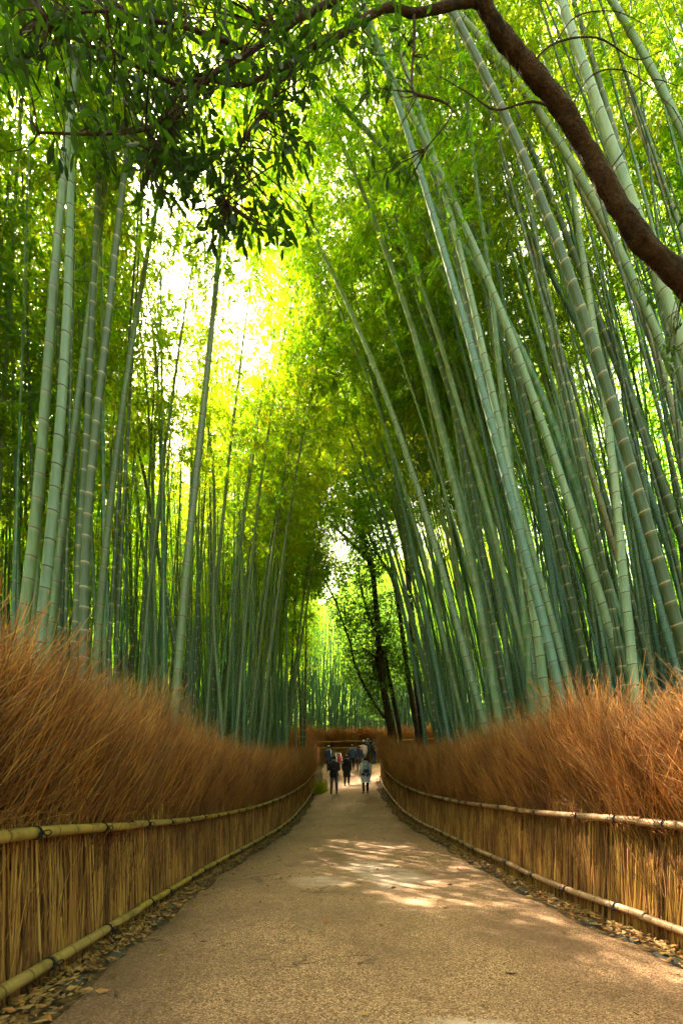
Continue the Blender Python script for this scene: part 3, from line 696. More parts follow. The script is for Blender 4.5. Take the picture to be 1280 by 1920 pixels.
# grove fill: unnamed neighbours of the culms above
def fill_proto(kind, d0, H, lean, seed, start, csc):
    r = np.random.default_rng(seed); P = [np.array([0, 0, 0.0])]
    d = np.array([lean * 0.35 + r.normal(0, 0.02), r.normal(0, 0.03), 1.0])
    while P[-1][2] < H * 0.97 and len(P) < 60:
        f = P[-1][2] / H
        dd = d + np.array([lean * 0.45 * f ** 2 * (1 if lean else 0) + (r.normal(0, 0.01)), -0.05 * f, -0.35 * f ** 3]); dd /= np.linalg.norm(dd)
        P.append(P[-1] + dd * 0.8)
    P = catmull(P, 3); root = empty("bamboo", (0, 0, -300))
    mb, Hc = culm_geo(P, d0, 0.30, 7); mb.build("culm", M[kind], root)
    add_crown(root, P, start * Hc, Hc, seed, csc, dense=seed < 60 and lean < 0.25)
    return root
def dup(root, loc, rz, sc, label, group):
    r = root.copy(); col.objects.link(r); r.location = loc; r.rotation_euler = (0, 0, rz); r.scale = (sc, sc, sc)
    tag(r, label, 'bamboo', group)
    for ch in root.children:
        c = ch.copy(); col.objects.link(c); c.parent = r
    return r
kinds = ['green', 'sage', 'blue', 'olive', 'green', 'sage', 'olive']
PRO_L = [fill_proto(kinds[k % 7], 0.12 + 0.012 * (k % 4), 19 + (k % 4), [0.0, 0.30, -0.08, 0.12, 0.05, 0.38, 0.02, 0.16][k], 40 + k, [.5, .5, .4, .5, .36, .5, .44, .36][k], 1.2) for k in range(8)]
PRO_R = [fill_proto(['pale', 'green', 'blue', 'pale', 'olive'][k % 5], 0.135 + 0.012 * (k % 4), 19.5 + (k % 4), -0.34 - 0.12 * (k % 3), 60 + k, 0.62, 1.15) for k in range(8)]
taken = []
def free(x, y, dmin):
    for a, b in taken:
        if (a - x) ** 2 + (b - y) ** 2 < dmin * dmin: return False
    taken.append((x, y)); return True
for o in col.objects:
    if o.name.startswith("bamboo") and o.location.z > -100: taken.append((o.location.x, o.location.y))
nfill = 0; tries = 0
GL, GRR = "bamboo culms crowding the left grove", "bamboo culms crowding the right grove"
while nfill < 112 and tries < 6000:
    tries += 1
    y = 4.2 + 31 * rng.random() ** 0.95
    if nfill < 26: y = rng.uniform(3.6, 11)
    x = float(XL(min(y, 28))) - 0.9 - 10.5 * rng.random() ** 1.8
    if y < 6.5 and x > -4.6: continue
    if nfill < 26: x = -rng.uniform(5.2, 11.5)
    if XC + FPX * x / y > 585: continue
    if nfill % 2 and x > -6.5 and y < 20: continue
    if not free(x, y, 0.6): continue
    pk = (2, 4, 7, 4)[nfill % 4] if nfill < 26 else (1, 5)[nfill % 2] if (x > -5.5 and 9 < y < 21 and nfill % 3) else (0, 2, 3, 4, 6, 7)[nfill % 6]
    dup(PRO_L[pk], (x, y, float(gz(x, y)) - 0.05), rng.normal(0, 0.25), rng.uniform(0.85, 1.1), "slim bamboo culm in the crowded grove behind the left brush fence", GL); nfill += 1
for k_ in range(12):
    y = rng.uniform(13, 23); x = float(XL(y)) - rng.uniform(0.9, 2.0)
    dup(PRO_L[(1, 5)[k_ % 2]], (x, y, float(gz(x, y)) - 0.05), rng.normal(0, 0.25), rng.uniform(0.92, 1.12), "slim bamboo culm in the crowded grove behind the left brush fence", GL)
nfill = 0; tries = 0
while nfill < 112 and tries < 6000:
    tries += 1
    y = 6.5 + 28 * rng.random() ** 0.9; x = float(XR(min(y, 26))) + 0.95 + 10.0 * rng.random() ** 2.0
    if (y > 27 and x < 14) or XC + FPX * x / y < 835: continue
    if not free(x, y, 0.55): continue
    dup(PRO_R[nfill % 8], (x, y, float(gz(x, y)) - 0.05), rng.normal(0, 0.25), rng.uniform(0.85, 1.1), "slim left-leaning bamboo culm in the crowded grove behind the right brush fence", GRR); nfill += 1
for o in PRO_L + PRO_R:
    for c in list(o.children): bpy.data.objects.remove(c)
    bpy.data.objects.remove(o)

# the grove beyond, which reads as one mass
r = np.random.default_rng(5)
culms = MB(); fol = MB(); spots = []
LPs, LDs, LSs = [], [], []
while len(spots) < 1000:
    q = r.random()
    back = len(spots) >= 760
    if q < 0.40: x, y = r.uniform(-16, 17), r.uniform(35.2, 50)
    elif q < 0.70: y = r.uniform(8, 48); x = -r.uniform(8.5, 22) + float(XL(min(y, 28))) * 0.5
    else: y = r.uniform(8, 48); x = r.uniform(10, 24)
    if back:  # grove behind the camera: unseen, added to block flat frontal light
        y = r.uniform(-26, 7); x = r.choice([-1, 1]) * r.uniform(5.5, 20)
        if y < -19: x = r.uniform(-18, 18)
        if y > 3 and abs(x) < 9: continue
    if 27 < y < 34 and x > -4: continue
    spots.append((x, y))
    H = r.uniform(16, 22); ln = r.normal(0, 0.06) + (-0.10 if x > 3 else 0.02)
    z0 = float(gz(x, y)) - 0.1; k = np.linspace(0, 1, 9)
    P = np.stack([x + ln * H * k ** 1.3 + (0.6 * np.sign(ln)) * k ** 3, np.full(9, y), z0 + H * k], -1)
    d0 = r.uniform(0.09, 0.14)
    P2, L2 = resample(P, 0.33)
    culms.tube(P2, 0.5 * d0 * (1 - 0.85 * np.linspace(0, 1, len(P2))), 6, int(r.choice([0, 0, 1, 2, 3])), np.arange(len(P2)) * 1.0, caps=False)
    n = 330 if abs(x) > 8 and not back else 200
    u = r.uniform(0.42, 1.0, n); rad = r.uniform(0.05, 1.35, n) ** 0.8; az = r.uniform(0, 6.283, n)
    c = np.stack([np.interp(u, k, P[:, 0]) + rad * np.cos(az), np.interp(u, k, P[:, 1]) + rad * np.sin(az), np.interp(u, k, P[:, 2]) - 0.2 * rad], -1)
    for m in range(3):
        dd = r.normal(0, 1, (n, 3)) * [1, 1, 0.5] - [0, 0, 0.45]; dd /= np.linalg.norm(dd, axis=1)[:, None]
        LPs.append(c + r.normal(0, 0.12, (n, 3))); LDs.append(dd); LSs.append(r.uniform(0.16, 0.30, n))
for _ in range(1450):
    q = r.random(); y = r.uniform(5, 50)
    if q < 0.30: x = -r.uniform(8, 21) - 1.5
    elif q < 0.52: x = r.uniform(8.5, 22)
    else: x, y = r.uniform(-11, 12), r.uniform(35.3, 46)
    if 27 < y < 34 and x > -4: continue
    H = r.uniform(10, 16); ln = r.normal(0, 0.07) + (-0.16 if x > 3 and y < 35 else 0.02); k = np.linspace(0, 1, 9)
    P = np.stack([x + ln * H * k ** 1.2, np.full(9, y), float(gz(x, y)) - 0.1 + H * k], -1); P2, L2 = resample(P, 0.36); d0 = r.uniform(0.08, 0.13)
    culms.tube(P2, 0.5 * d0 * (1 - 0.85 * np.linspace(0, 1, len(P2))), 6, int(r.choice([0, 1, 1, 3, 3])), np.arange(len(P2)) * 1.0, caps=False)
for q in range(420):
    sd = -1 if q % 2 else 1; y = r.uniform(7, 27); x = (float(XR(min(y, 26))) if sd > 0 else float(XL(min(y, 28)))) + sd * (1.6 + 6.5 * r.random())
    px_ = XC + FPX * x / y
    if (sd > 0 and px_ < 850) or (sd < 0 and px_ > 580): continue
    H = r.uniform(15, 19); ln = (-0.22 + r.normal(0, 0.05)) if sd > 0 else r.normal(0.02, 0.05); k = np.linspace(0, 1, 12)
    P = np.stack([x + ln * H * k ** 1.35, np.full(12, y), float(gz(x, y)) - 0.1 + H * k], -1); P2, L2 = resample(P, 0.33); d0 = r.uniform(0.07, 0.115)
    culms.tube(P2, 0.5 * d0 * (1 - 0.85 * np.linspace(0, 1, len(P2))), 7, int(r.choice([0, 1, 2, 3, 3])), np.arange(len(P2)) * 1.0, caps=False)
ULP, ULD, ULS = [], [], []
# undergrowth and young shoots closing the grove low down
for _ in range(6000):
    q = r.random()
    if q < 0.30: x, y = r.uniform(-30, 30), r.uniform(49, 56)
    elif q < 0.65: x, y = -r.uniform(21, 27), r.uniform(2, 56)
    else: x, y = r.uniform(21.5, 28), r.uniform(2, 56)
    h = 13 * r.random() ** 1.25; n = 22
    c = np.array([x, y, float(gz(x, y)) + h]) + r.normal(0, 1, (n, 3)) * [0.7, 0.7, 0.45]
    dd = r.normal(0, 1, (n, 3)) * [1, 1, 0.5] - [0, 0, 0.45]; dd /= np.linalg.norm(dd, axis=1)[:, None]
    ULP.append(c); ULD.append(dd); ULS.append(r.uniform(0.3, 0.6, n))
tag(culms.build("distant_grove", [M['green'], M['blue'], M['pale'], M['olive']]), "dense far bamboo grove closing the view behind the near culms", 'bamboo grove', kind='stuff')
leaves(fol, np.concatenate(LPs), np.concatenate(LDs), np.concatenate(LSs), 0.22, r)
tag(fol.build("distant_foliage", M['leaf'], smooth=False), "mass of far bamboo leaves above and between the far culms", 'foliage', kind='stuff')

und = MB(); leaves(und, np.concatenate(ULP), np.concatenate(ULD), np.concatenate(ULS), 0.25, r)
tag(und.build("undergrowth", M['treeleaf'], smooth=False), "leafy shrubs and young shoots filling the back of the grove", 'undergrowth', kind='stuff')
# ------------------------------------------------------------------ trees
def taper(n, a, b): return np.linspace(a, b, n)
def clump(r, P, n, spread, lsz, hang=0.4):
    c = P + r.normal(0, spread, (n, 3)); d = r.normal(0, 1, (n, 3)) - [0, 0, hang]; d /= np.linalg.norm(d, axis=1)[:, None]
    return c, d, r.uniform(lsz * 0.7, lsz * 1.2, n)

# the tree leaning in over the path, upper right
def P3(lst): return [px(x, y, s) for x, y, s in lst]
root = empty("leaning_tree", (6.0, 5.2, float(gz(6.0, 5.2)))); org = Vector(root.location)
tag(root, "brown leaning tree arching from the right edge over the path with dark broad leaves", 'tree')
trunk = [Vector((6.0, 5.2, org.z - 0.2)), Vector((6.0, 5.0, 3.0)), Vector((5.6, 4.8, 4.6))] + P3([(1400, 655, 178), (1280, 528, 188), (1195, 440, 193), (1130, 335, 198), (1062, 215, 204), (990, 125, 210), (930, 50, 216), (885, -40, 222), (830, -150, 230), (760, -300, 240)])
C = catmull([p - org for p in trunk], 14); n = len(C)
rr = np.interp(np.linspace(0, 1, n), [0, 0.15, 0.35, 0.7, 1], [0.18, 0.13, 0.092, 0.070, 0.045]) * 0.92 * (1 + 0.05 * np.sin(np.arange(n) * 0.47) + 0.03 * np.sin(np.arange(n) * 1.3))
mb = MB(); mb.tube(C, rr, 28, rough=0.09); mb.build("trunk", M['bark'], root)
br = [
 ([(905, 10, 217), (880, 2, 220), (840, 10, 224), (775, 24, 228), (735, 12, 232), (690, 30, 236), (640, 62, 242), (585, 88, 250), (520, 130, 258), (455, 158, 266), (400, 150, 276), (330, 150, 290)], 0.034, 0.009),
 ([(600, 80, 248), (560, 105, 252), (530, 140, 256), (505, 195, 262), (470, 240, 270), (440, 300, 276), (425, 380, 280)], 0.018, 0.005),
 ([(776, 24, 228), (776, 80, 229), (772, 140, 230), (775, 172, 231), (800, 181, 233), (830, 190, 235), (847, 206, 236), (838, 228, 237), (815, 258, 238), (795, 280, 239)], 0.013, 0.004),
 ([(700, -60, 240), (640, -10, 250), (540, 45, 262), (470, 95, 275), (410, 130, 285), (360, 170, 295), (290, 235, 305), (190, 250, 315), (70, 248, 320)], 0.024, 0.005),
 ([(470, 95, 275), (380, 60, 290), (300, 40, 300), (200, 20, 310), (90, 30, 320)], 0.014, 0.004),
 ([(360, 170, 295), (250, 120, 305), (180, 60, 312), (175, 10, 318)], 0.010, 0.003),
 ([(410, 130, 285), (330, 220, 290), (300, 260, 292), (270, 300, 295)], 0.010, 0.003),
 ([(990, 125, 210), (1040, 80, 205), (1120, 70, 200), (1190, 110, 196), (1240, 95, 194)], 0.009, 0.003),
 ([(1040, 80, 205), (1080, 30, 203), (1150, 20, 200), (1210, 45, 198)], 0.006, 0.002),
 ([(1130, 335, 198), (1180, 260, 192), (1170, 200, 190), (1220, 150, 188), (1270, 160, 186)], 0.008, 0.003),
 ([(1062, 215, 204), (1110, 140, 200), (1180, 135, 197), (1260, 200, 194)], 0.007, 0.002),
 ([(930, 50, 216), (955, 120, 212), (965, 200, 208), (1000, 260, 205)], 0.006, 0.002),
 ([(1280, 528, 188), (1240, 500, 180), (1215, 505, 178), (1190, 525, 176)], 0.012, 0.004),
 ([(1062, 215, 204), (1000, 190, 206), (930, 205, 206), (880, 175, 206), (820, 140, 206)], 0.010, 0.003),
]
tips = []
for lst, a, b in br:
    C = catmull([p - org for p in P3(lst)], 5); mb = MB(); mb.tube(C, np.linspace(a, b, len(C)) * (1 + 0.08 * np.sin(np.arange(len(C)) * 1.3)), 8); mb.build("branch", M['bark' if a > 0.03 else 'barkd'], root)
    tips += list(C)
tips = np.array(tips)
r = np.random.default_rng(11); mb = MB()
regions = [((0, 340, 0, 300), 44, (300, 360)), ((120, 430, 0, 260), 46, (270, 330)), ((150, 330, 150, 310), 36, (270, 320)), ((280, 540, 20, 330), 84, (255, 310)), ((250, 420, 260, 395), 55, (255, 300)), ((385, 530, 300, 445), 46, (250, 290)),
           ((470, 640, 0, 130), 45, (235, 290)), ((520, 590, 140, 300), 22, (240, 270)), ((640, 760, 0, 190), 26, (225, 250)), ((565, 585, 370, 425), 4, (240, 260)), ((90, 120, 270, 305), 3, (300, 320)),
           ((760, 840, 60, 130), 5, (225, 240)), ((690, 800, 260, 350), 8, (225, 240)), ((1180, 1285, 500, 560), 7, (170, 182)), ((1230, 1290, 600, 720), 8, (170, 185)), ((0, 160, -60, 120), 40, (290, 330)), ((100, 600, -150, 0), 60, (250, 320)), ((1255, 1285, 360, 400), 3, (180, 190))]
LP, LD, LS, tb, tt = [], [], [], [], []
for (x0, x1, y0, y1), n, (s0, s1) in regions:
    for _ in range(n):
        c = np.array(px(r.uniform(x0, x1), r.uniform(y0, y1), r.uniform(s0, s1)) - org)
        k = np.argmin(((tips - c) ** 2).sum(1) + 0.3 * np.maximum(0, c[2] - tips[:, 2]) ** 2); b = tips[k]
        tb.append(b); tt.append(c)
        dirv = (c - b) / (np.linalg.norm(c - b) + 1e-6)
        m = r.integers(4, 8)
        for q in range(m):
            d = dirv * 0.55 + r.normal(0, 0.75, 3) * [1, 1, 0.7] - [0, 0, 0.30]; d /= np.linalg.norm(d)
            LP.append(c + r.normal(0, 0.03, 3)); LD.append(d); LS.append(r.uniform(0.05, 0.115))
tb, tt = np.array(tb), np.array(tt)
twigs(mb, len(tb), tb, tt, r.normal(0, 0.03, (len(tb), 3)), 0.005, 0.0022, 1)
broad_leaves(mb, np.array(LP), np.array(LD), np.array(LS), 0.36, r, 0, 0.2)
mb.build("crown", [M['broad'], M['barkd']], root, smooth=False)

# dark broadleaf trees behind the far end of the right fence
def make_tree(label, trunk, limbs, s, ttop, r0, crown_spots, seed, nleaf=42, name="broadleaf_tree", lsz=0.20):
    r = np.random.default_rng(seed)
    P = [px(x, y, s) for x, y in trunk]; base = P[0].copy(); base.z = float(gz(base.x, base.y)) - 0.1
    if P[0].z > base.z + 0.2: P.insert(0, base)
    else: P[0] = base
    root = empty(name, base); tag(root, label, 'tree')
    C = catmull([p - base for p in P], 5); mb = MB(); mb.tube(C, np.linspace(r0, ttop, len(C)) * (1 + 0.07 * np.sin(np.arange(len(C)) * 0.9)), 10); mb.build("trunk", M['barkd'], root)
    allp = list(C[len(C) // 2:])
    for lst, a, b in limbs:
        C2 = catmull([px(x, y, s * (1 + dz)) - base for x, y, dz in lst], 5); mb = MB(); mb.tube(C2, np.linspace(a, b, len(C2)), 8); mb.build("branch", M['barkd'], root)
        allp += list(C2[len(C2) // 3:])
    mb = MB(); LP, LD, LS, tb, tt = [], [], [], [], []
    for cx, cy_, rad, n in crown_spots:
        for _ in range(n):
            a = r.uniform(0, 6.28); q = rad * math.sqrt(r.random())
            c = np.array(px(cx + q * math.cos(a), cy_ + q * math.sin(a), s) - base) + r.normal(0, 1, 3) * [0, 0.55 * rad / s + 0.2, 0]
            A = np.array(allp); k = np.argmin(((A - c) ** 2).sum(1)); tb.append(A[k]); tt.append(c)
            p, d, l = clump(r, c, nleaf, 0.22, lsz); LP.append(p); LD.append(d); LS.append(l)
    twigs(mb, len(tb), np.array(tb), np.array(tt), r.normal(0, 0.08, (len(tb), 3)), 0.014, 0.005, 1)
    leaves(mb, np.concatenate(LP), np.concatenate(LD), np.concatenate(LS), 0.45, r, 0, 0.2)
    mb.build("crown", [M['treeleaf'], M['barkd']], root, smooth=False)
    return root
make_tree("dark leaning tree whose two limbs reach left over the path end",
    [(737, 1391), (728, 1340), (718, 1284), (710, 1210), (705, 1139), (695, 1058), (672, 985), (664, 930), (640, 870), (620, 842)],
    [([(694, 1055, 0), (672, 1030, .03), (650, 1010, .05), (614, 974, .08), (579, 935, .1)], 0.13, 0.03),
     ([(666, 955, 0), (650, 930, -.04), (625, 905, -.06), (600, 870, -.08)], 0.07, 0.02)], 33.5, 0.06, 0.26,
    [(620, 830, 75, 90), (585, 930, 55, 60), (660, 890, 70, 80), (640, 990, 50, 45), (680, 1060, 45, 40), (560, 850, 60, 55), (640, 760, 70, 70)], 21)
make_tree("slender dark sapling curving left over the far walkers",
    [(728, 1360), (717, 1342), (690, 1300), (666, 1249), (656, 1205), (646, 1178), (634, 1140), (620, 1110), (595, 1065), (575, 1035)],
    [([(620, 1110, 0), (605, 1075, .04), (610, 1045, .06)], 0.05, 0.02)], 33, 0.035, 0.09,
    [(590, 1060, 35, 26), (620, 1080, 40, 26), (560, 1030, 25, 14)], 22)
make_tree("upright dark trunked tree nearest the culms at the end of the right fence",
    [(792, 1385), (782, 1280), (772, 1171), (766, 1100), (763, 1058), (752, 1000), (743, 961), (735, 900), (730, 820)],
    [([(743, 965, 0), (725, 935, .05), (700, 900, .08), (690, 850, .1)], 0.11, 0.03), ([(763, 1058, 0), (772, 1000, -.05), (768, 950, -.08), (785, 900, -.1)], 0.08, 0.025)], 32.5, 0.09, 0.26,
    [(740, 840, 70, 80), (700, 870, 60, 60), (770, 930, 45, 40), (720, 770, 70, 70)], 23)
make_tree("reddish brown leaning tree between the two darkest trunks",
    [(782, 1382), (768, 1290), (756, 1203), (747, 1140), (737, 1090), (722, 1062), (711, 1045), (690, 1000), (672, 961), (655, 890)],
    [([(737, 1090, 0), (730, 1040, .05), (718, 990, .08), (712, 940, .1)], 0.07, 0.02)], 33, 0.05, 0.17,
    [(680, 940, 60, 60), (715, 970, 45, 40), (640, 860, 60, 50), (700, 1040, 45, 40)], 24)
make_tree("bushy evergreen tree with low dense leaves on the left of the dark trunks",
    [(750, 1385), (735, 1300), (722, 1235), (708, 1200), (690, 1150), (676, 1100), (672, 1058)],
    [([(722, 1235, 0), (700, 1230, .05), (680, 1215, .08)], 0.06, 0.02), ([(708, 1200, 0), (730, 1160, .05), (735, 1110, .06)], 0.06, 0.02)], 32.3, 0.05, 0.15,
    [(690, 1180, 55, 90), (720, 1240, 45, 75), (660, 1130, 45, 55), (710, 1310, 35, 40), (735, 1150, 40, 55), (680, 1250, 40, 50), (760, 1250, 35, 35)], 25, 28)

# ------------------------------------------------------------------ small ground things
mb = MB(); LP, LD, LS = [], [], []
r = np.random.default_rng(3)
for side, n in ((-1, 4200), (1, 4200), (0, 260)):
    for _ in range(n):
        Y = r.uniform(1.5, 30) if side else r.uniform(2.2, 25); Y = 1.5 + (Y - 1.5) * r.random() ** 0.7
        if side < 0: X = float(XL(Y)) + 0.02 + abs(r.normal(0, 0.17))
        elif side > 0: X = float(XR(Y)) - 0.02 - abs(r.normal(0, 0.16))
        else: X = r.uniform(float(XL(Y)) + 0.5, float(XR(Y)) - 0.5)
        a = r.uniform(0, 6.28)
        LP.append((X, Y, float(gz(X, Y)) + 0.018 + 0.02 * r.random())); LD.append((math.cos(a), math.sin(a), r.normal(0.05, 0.15))); LS.append(r.uniform(0.03, 0.085) if r.random() < .85 else r.uniform(.08, .12))
LD = np.array(LD); LD /= np.linalg.norm(LD, axis=1)[:, None]
leaves(mb, np.array(LP), LD, np.array(LS), 0.42, r, 0, 0.35)
tag(mb.build("fallen_leaves", M['dead'], smooth=False), "dry brown fallen leaves strewn along both edges of the path", 'fallen leaves', kind='stuff')

def stone_mesh(seed):
    r = np.random.default_rng(seed); bm = bmesh.new(); n = 9
    out = [(0.16 * math.cos(a) * r.uniform(.75, 1.1), 0.075 * math.sin(a) * r.uniform(.75, 1.1)) for a in np.linspace(0, 2 * math.pi, n, endpoint=False)]
    b = [bm.verts.new((x, y, -0.05)) for x, y in out]; m = [bm.verts.new((x, y, 0.012)) for x, y in out]; tp = [bm.verts.new((x * .88, y * .85, 0.024 + r.normal(0, .003))) for x, y in out]
    for A, B in ((b, m), (m, tp)):
        for k in range(n): bm.faces.new((A[k], A[(k + 1) % n], B[(k + 1) % n], B[k]))
    bm.faces.new(tp); me = bpy.data.meshes.new("edging_stone"); bm.to_mesh(me); bm.free(); me.materials.append(M['stone']); return me
ST = [stone_mesh(k) for k in range(5)]
for side, F_, lab in ((-1, XL, "flat grey edging stone set among leaves along the left edge of the path"), (1, XR, "flat grey edging stone set among leaves along the right edge of the path")):
    Y = 2.0
    k = 0
    while Y < 16:
        X = float(F_(Y)) - side * (PW - 0.04 + 0.04 * math.sin(Y * 5))
        o = link("edging_stone", ST[k % 5]); o.location = (X, Y, float(gz(X, Y)) - 0.012); dX = float(F_(Y + .2) - F_(Y - .2)) / .4
        o.rotation_euler = (0, 0, math.atan2(1, dX) + r.normal(0, 0.12)); o.scale = (r.uniform(.8, 1.15), r.uniform(.8, 1.2), 1)
        tag(o, lab, 'stone', "edging stones on the left" if side < 0 else "edging stones on the right"); Y += r.uniform(0.5, 0.85); k += 1

# ------------------------------------------------------------------ people
CLOTH = {}
def cloth(c, rough=0.85):
    k = tuple(c)
    if k not in CLOTH: CLOTH[k] = plain("cloth_%d" % len(CLOTH), k, rough, 18, 0.35)
    return CLOTH[k]
SKIN = plain("skin", (0.55, 0.34, 0.24), 0.6, 20, 0.15)
HAIR = plain("hair", (0.018, 0.013, 0.010), 0.5, 60, 0.4)

def skin_mesh(name, joints, edges, radii, mats, root=0, sub=1):
    me = bpy.data.meshes.new(name); me.from_pydata([tuple(j) for j in joints], edges, []); me.update()
    o = bpy.data.objects.new(name, me); col.objects.link(o)
    m = o.modifiers.new("skin", 'SKIN'); m.use_smooth_shade = True
    if not me.skin_vertices: me.skin_vertices.new()
    for k, v in enumerate(me.skin_vertices[0].data):
        rr_ = radii[k]; v.radius = (rr_, rr_) if np.isscalar(rr_) else rr_; v.use_root = (k == root)
    m2 = o.modifiers.new("sub", 'SUBSURF'); m2.levels = sub; m2.render_levels = sub
    dg = bpy.context.evaluated_depsgraph_get(); ev = o.evaluated_get(dg)
    out = bpy.data.meshes.new_from_object(ev); out.name = name
    bpy.data.objects.remove(o); out.materials.clear()
    for k in (mats if isinstance(mats, list) else [mats]): out.materials.append(k)
    return out

def person(label, xf, yf, hpx, facing=0.0, coat=None, coat_c=(0.03, 0.03, 0.035), hem=0.72, trousers=(0.02, 0.02, 0.022), shoes=(0.015, 0.013, 0.012), hair_len=0.0,
           stride=0.12, arms='down', hood=None, hat=None, s=None, bare_legs=None):
    s = s or on_ground(xf, yf); p = px(xf, yf, s); p.z = float(gz(p.x, p.y)) + 0.01
    H = hpx / s; k = H / 1.66
    root = empty("person", p, facing); root.scale = (k, k, k); tag(root, label, 'person')
    J, E, RD = [], [], []
    def add(v, r_, parent=None):
        J.append(v); RD.append(r_)
        if parent is not None: E.append((parent, len(J) - 1))
        return len(J) - 1
    pel = add((0, 0, 0.88), (0.135, 0.10)); wa = add((0, 0, 1.02), (0.115, 0.09), pel); ch = add((0, 0.005, 1.22), (0.145, 0.105), wa); nb = add((0, -0.005, 1.36), 0.07, ch)
    nk = add((0, 0.005, 1.43), 0.052, nb); hd = add((0, 0.02, 1.51), (0.075, 0.088), nk); ht = add((0, 0.015, 1.59), (0.074, 0.085), hd); add((0, 0.01, 1.645), 0.05, ht)
    add((0, 0.115, 1.515), 0.012, hd)                                  # nose
    for sx in (-1, 1): add((sx * 0.082, 0.0, 1.515), 0.014, hd)         # ears
    legs = {}
    for sx in (-1, 1):
        st = stride * sx
        hp = add((sx * 0.09, 0, 0.84), 0.095, pel); kn = add((sx * 0.095, 0.03 + st * 0.5, 0.47), 0.058, hp)
        an = add((sx * 0.095, st * 0.95 - 0.01, 0.09), 0.04, kn); to = add((sx * 0.11, st * 0.95 + 0.13, 0.04), 0.036, an); legs[sx] = (hp, kn, an, to)
    arm = {}
    for sx in (-1, 1):
        sh = add((sx * 0.165, 0, 1.335), 0.06, ch)
        if arms == 'down' or (arms == 'left_up' and sx > 0): el = (sx * 0.215, -0.04 - 0.4 * stride * sx, 1.08); wr = (sx * 0.22, 0.03 - 0.9 * stride * sx, 0.84); dr = (0, 0.05, -1)
        elif arms == 'camera': el = (sx * 0.25, 0.17, 1.20); wr = (sx * 0.085, 0.27, 1.46); dr = (-sx * 0.3, 0.2, 1)
        elif arms == 'front': el = (sx * 0.22, 0.0, 1.09); wr = (sx * 0.14, 0.22, 1.06); dr = (-sx * 0.4, 1, 0.05)
        else: el = (sx * 0.24, 0.1, 1.12); wr = (sx * 0.2, 0.3, 1.2); dr = (0, 1, 0.1)
        e = add(el, 0.042, sh); w = add(wr, 0.03, e); dr = np.array(dr, float); dr /= np.linalg.norm(dr); wv = np.array(wr)
        pm = add(tuple(wv + dr * 0.06), (0.036, 0.022), w); sidev = np.cross(dr, [sx, 0.3, 0]); sidev /= np.linalg.norm(sidev) + 1e-6
        for f_, ln in ((-1.4, .062), (-0.5, .075), (0.45, .07), (1.3, .055)):
            a0 = add(tuple(wv + dr * 0.095 + sidev * f_ * 0.017), 0.0095, pm); a1 = add(tuple(wv + dr * (0.095 + ln * 0.6) + sidev * f_ * 0.019 + np.array([-sx, 0.4, 0]) * 0.008), 0.0085, a0)
            add(tuple(wv + dr * (0.095 + ln) + sidev * f_ * 0.019 + np.array([-sx, 0.4, 0]) * 0.024), 0.007, a1)
        a0 = add(tuple(wv + dr * 0.035 + sidev * -0.038), 0.011, pm); add(tuple(wv + dr * 0.075 + sidev * -0.058), 0.009, a0)
        arm[sx] = ((sx * 0.165, 0, 1.335), el, wr)
    link("body", skin_mesh("body", J, E, RD, SKIN), root)
    # trousers and shoes follow the legs
    JJ = [(0, 0, 0.90)]; EE = []; RR = [(0.15, 0.115)]
    for sx in (-1, 1):
        b = len(JJ); JJ += [Vector(J[q]) for q in legs[sx][:3]]; RR += [0.108, 0.072, 0.056]; EE += [(0, b), (b, b + 1), (b + 1, b + 2)]
    link("trousers", skin_mesh("trousers", JJ, EE, RR, cloth(trousers)), root)
    for sx in (-1, 1):
        an, to = Vector(J[legs[sx][2]]), Vector(J[legs[sx][3]]); mb = MB()
        mb.tube(catmull([an + Vector((0, -0.05, -0.045)), an + Vector((0, 0.0, -0.03)), (an + to) / 2 + Vector((0, 0, -0.008)), to, to + Vector((0, 0.05, -0.006))], 3), np.interp(np.linspace(0, 1, 13), [0, .2, .5, .85, 1], [.03, .052, .05, .044, .02]), 10)
        mb.build("shoe", cloth(shoes, 0.5), root)
    # coat: body shell plus sleeves
    mb = MB(); c0 = hem
    rings = [(0, 0, c0, 0.215, 0.165), (0, 0, c0 + 0.02, 0.21, 0.16), (0, 0, (c0 + 1.0) / 2, 0.20, 0.15), (0, 0, 1.0, 0.178, 0.135), (0, 0, 1.18, 0.188, 0.14), (0, 0, 1.30, 0.185, 0.125), (0, -0.005, 1.375, 0.125, 0.095), (0, 0, 1.42, 0.075, 0.075), (0, 0, 1.45, 0.068, 0.07)]
    mb.loft(rings)
    for sx in (-1, 1):
        a, e, w = map(np.array, arm[sx]); C = catmull([a + [-sx * 0.05, 0, 0.0], a + [sx * 0.02, 0, -0.03], (a + e) / 2, e, (e + w) / 2, w], 3)
        mb.tube(C, np.interp(np.linspace(0, 1, len(C)), [0, .15, .5, 1], [0.06, 0.078, 0.066, 0.05]), 10)
    link("coat", mb.mesh("coat", cloth(coat_c)), root)
    if hood:
        mb = MB(); a = np.linspace(R(-200), R(20), 12); mb.tube([(0.095 * math.cos(q), -0.015 + 0.085 * math.sin(q), 1.40 - 0.02 * math.sin(q)) for q in a], 0.048, 8); mb.build("hood", cloth(hood), root)
    # hair: a cap over the skull, longer down the back if asked
    mb = MB(); hz = 1.50 - hair_len
    mb.loft([(0, -0.035, hz, 0.055, 0.04), (0, -0.03, (hz + 1.52) / 2, 0.082, 0.062), (0, -0.008, 1.55, 0.090, 0.090), (0, -0.002, 1.60, 0.088, 0.092), (0, 0.0, 1.645, 0.07, 0.075), (0, 0.0, 1.672, 0.035, 0.04)])
    link("hair", mb.mesh("hair", HAIR), root)
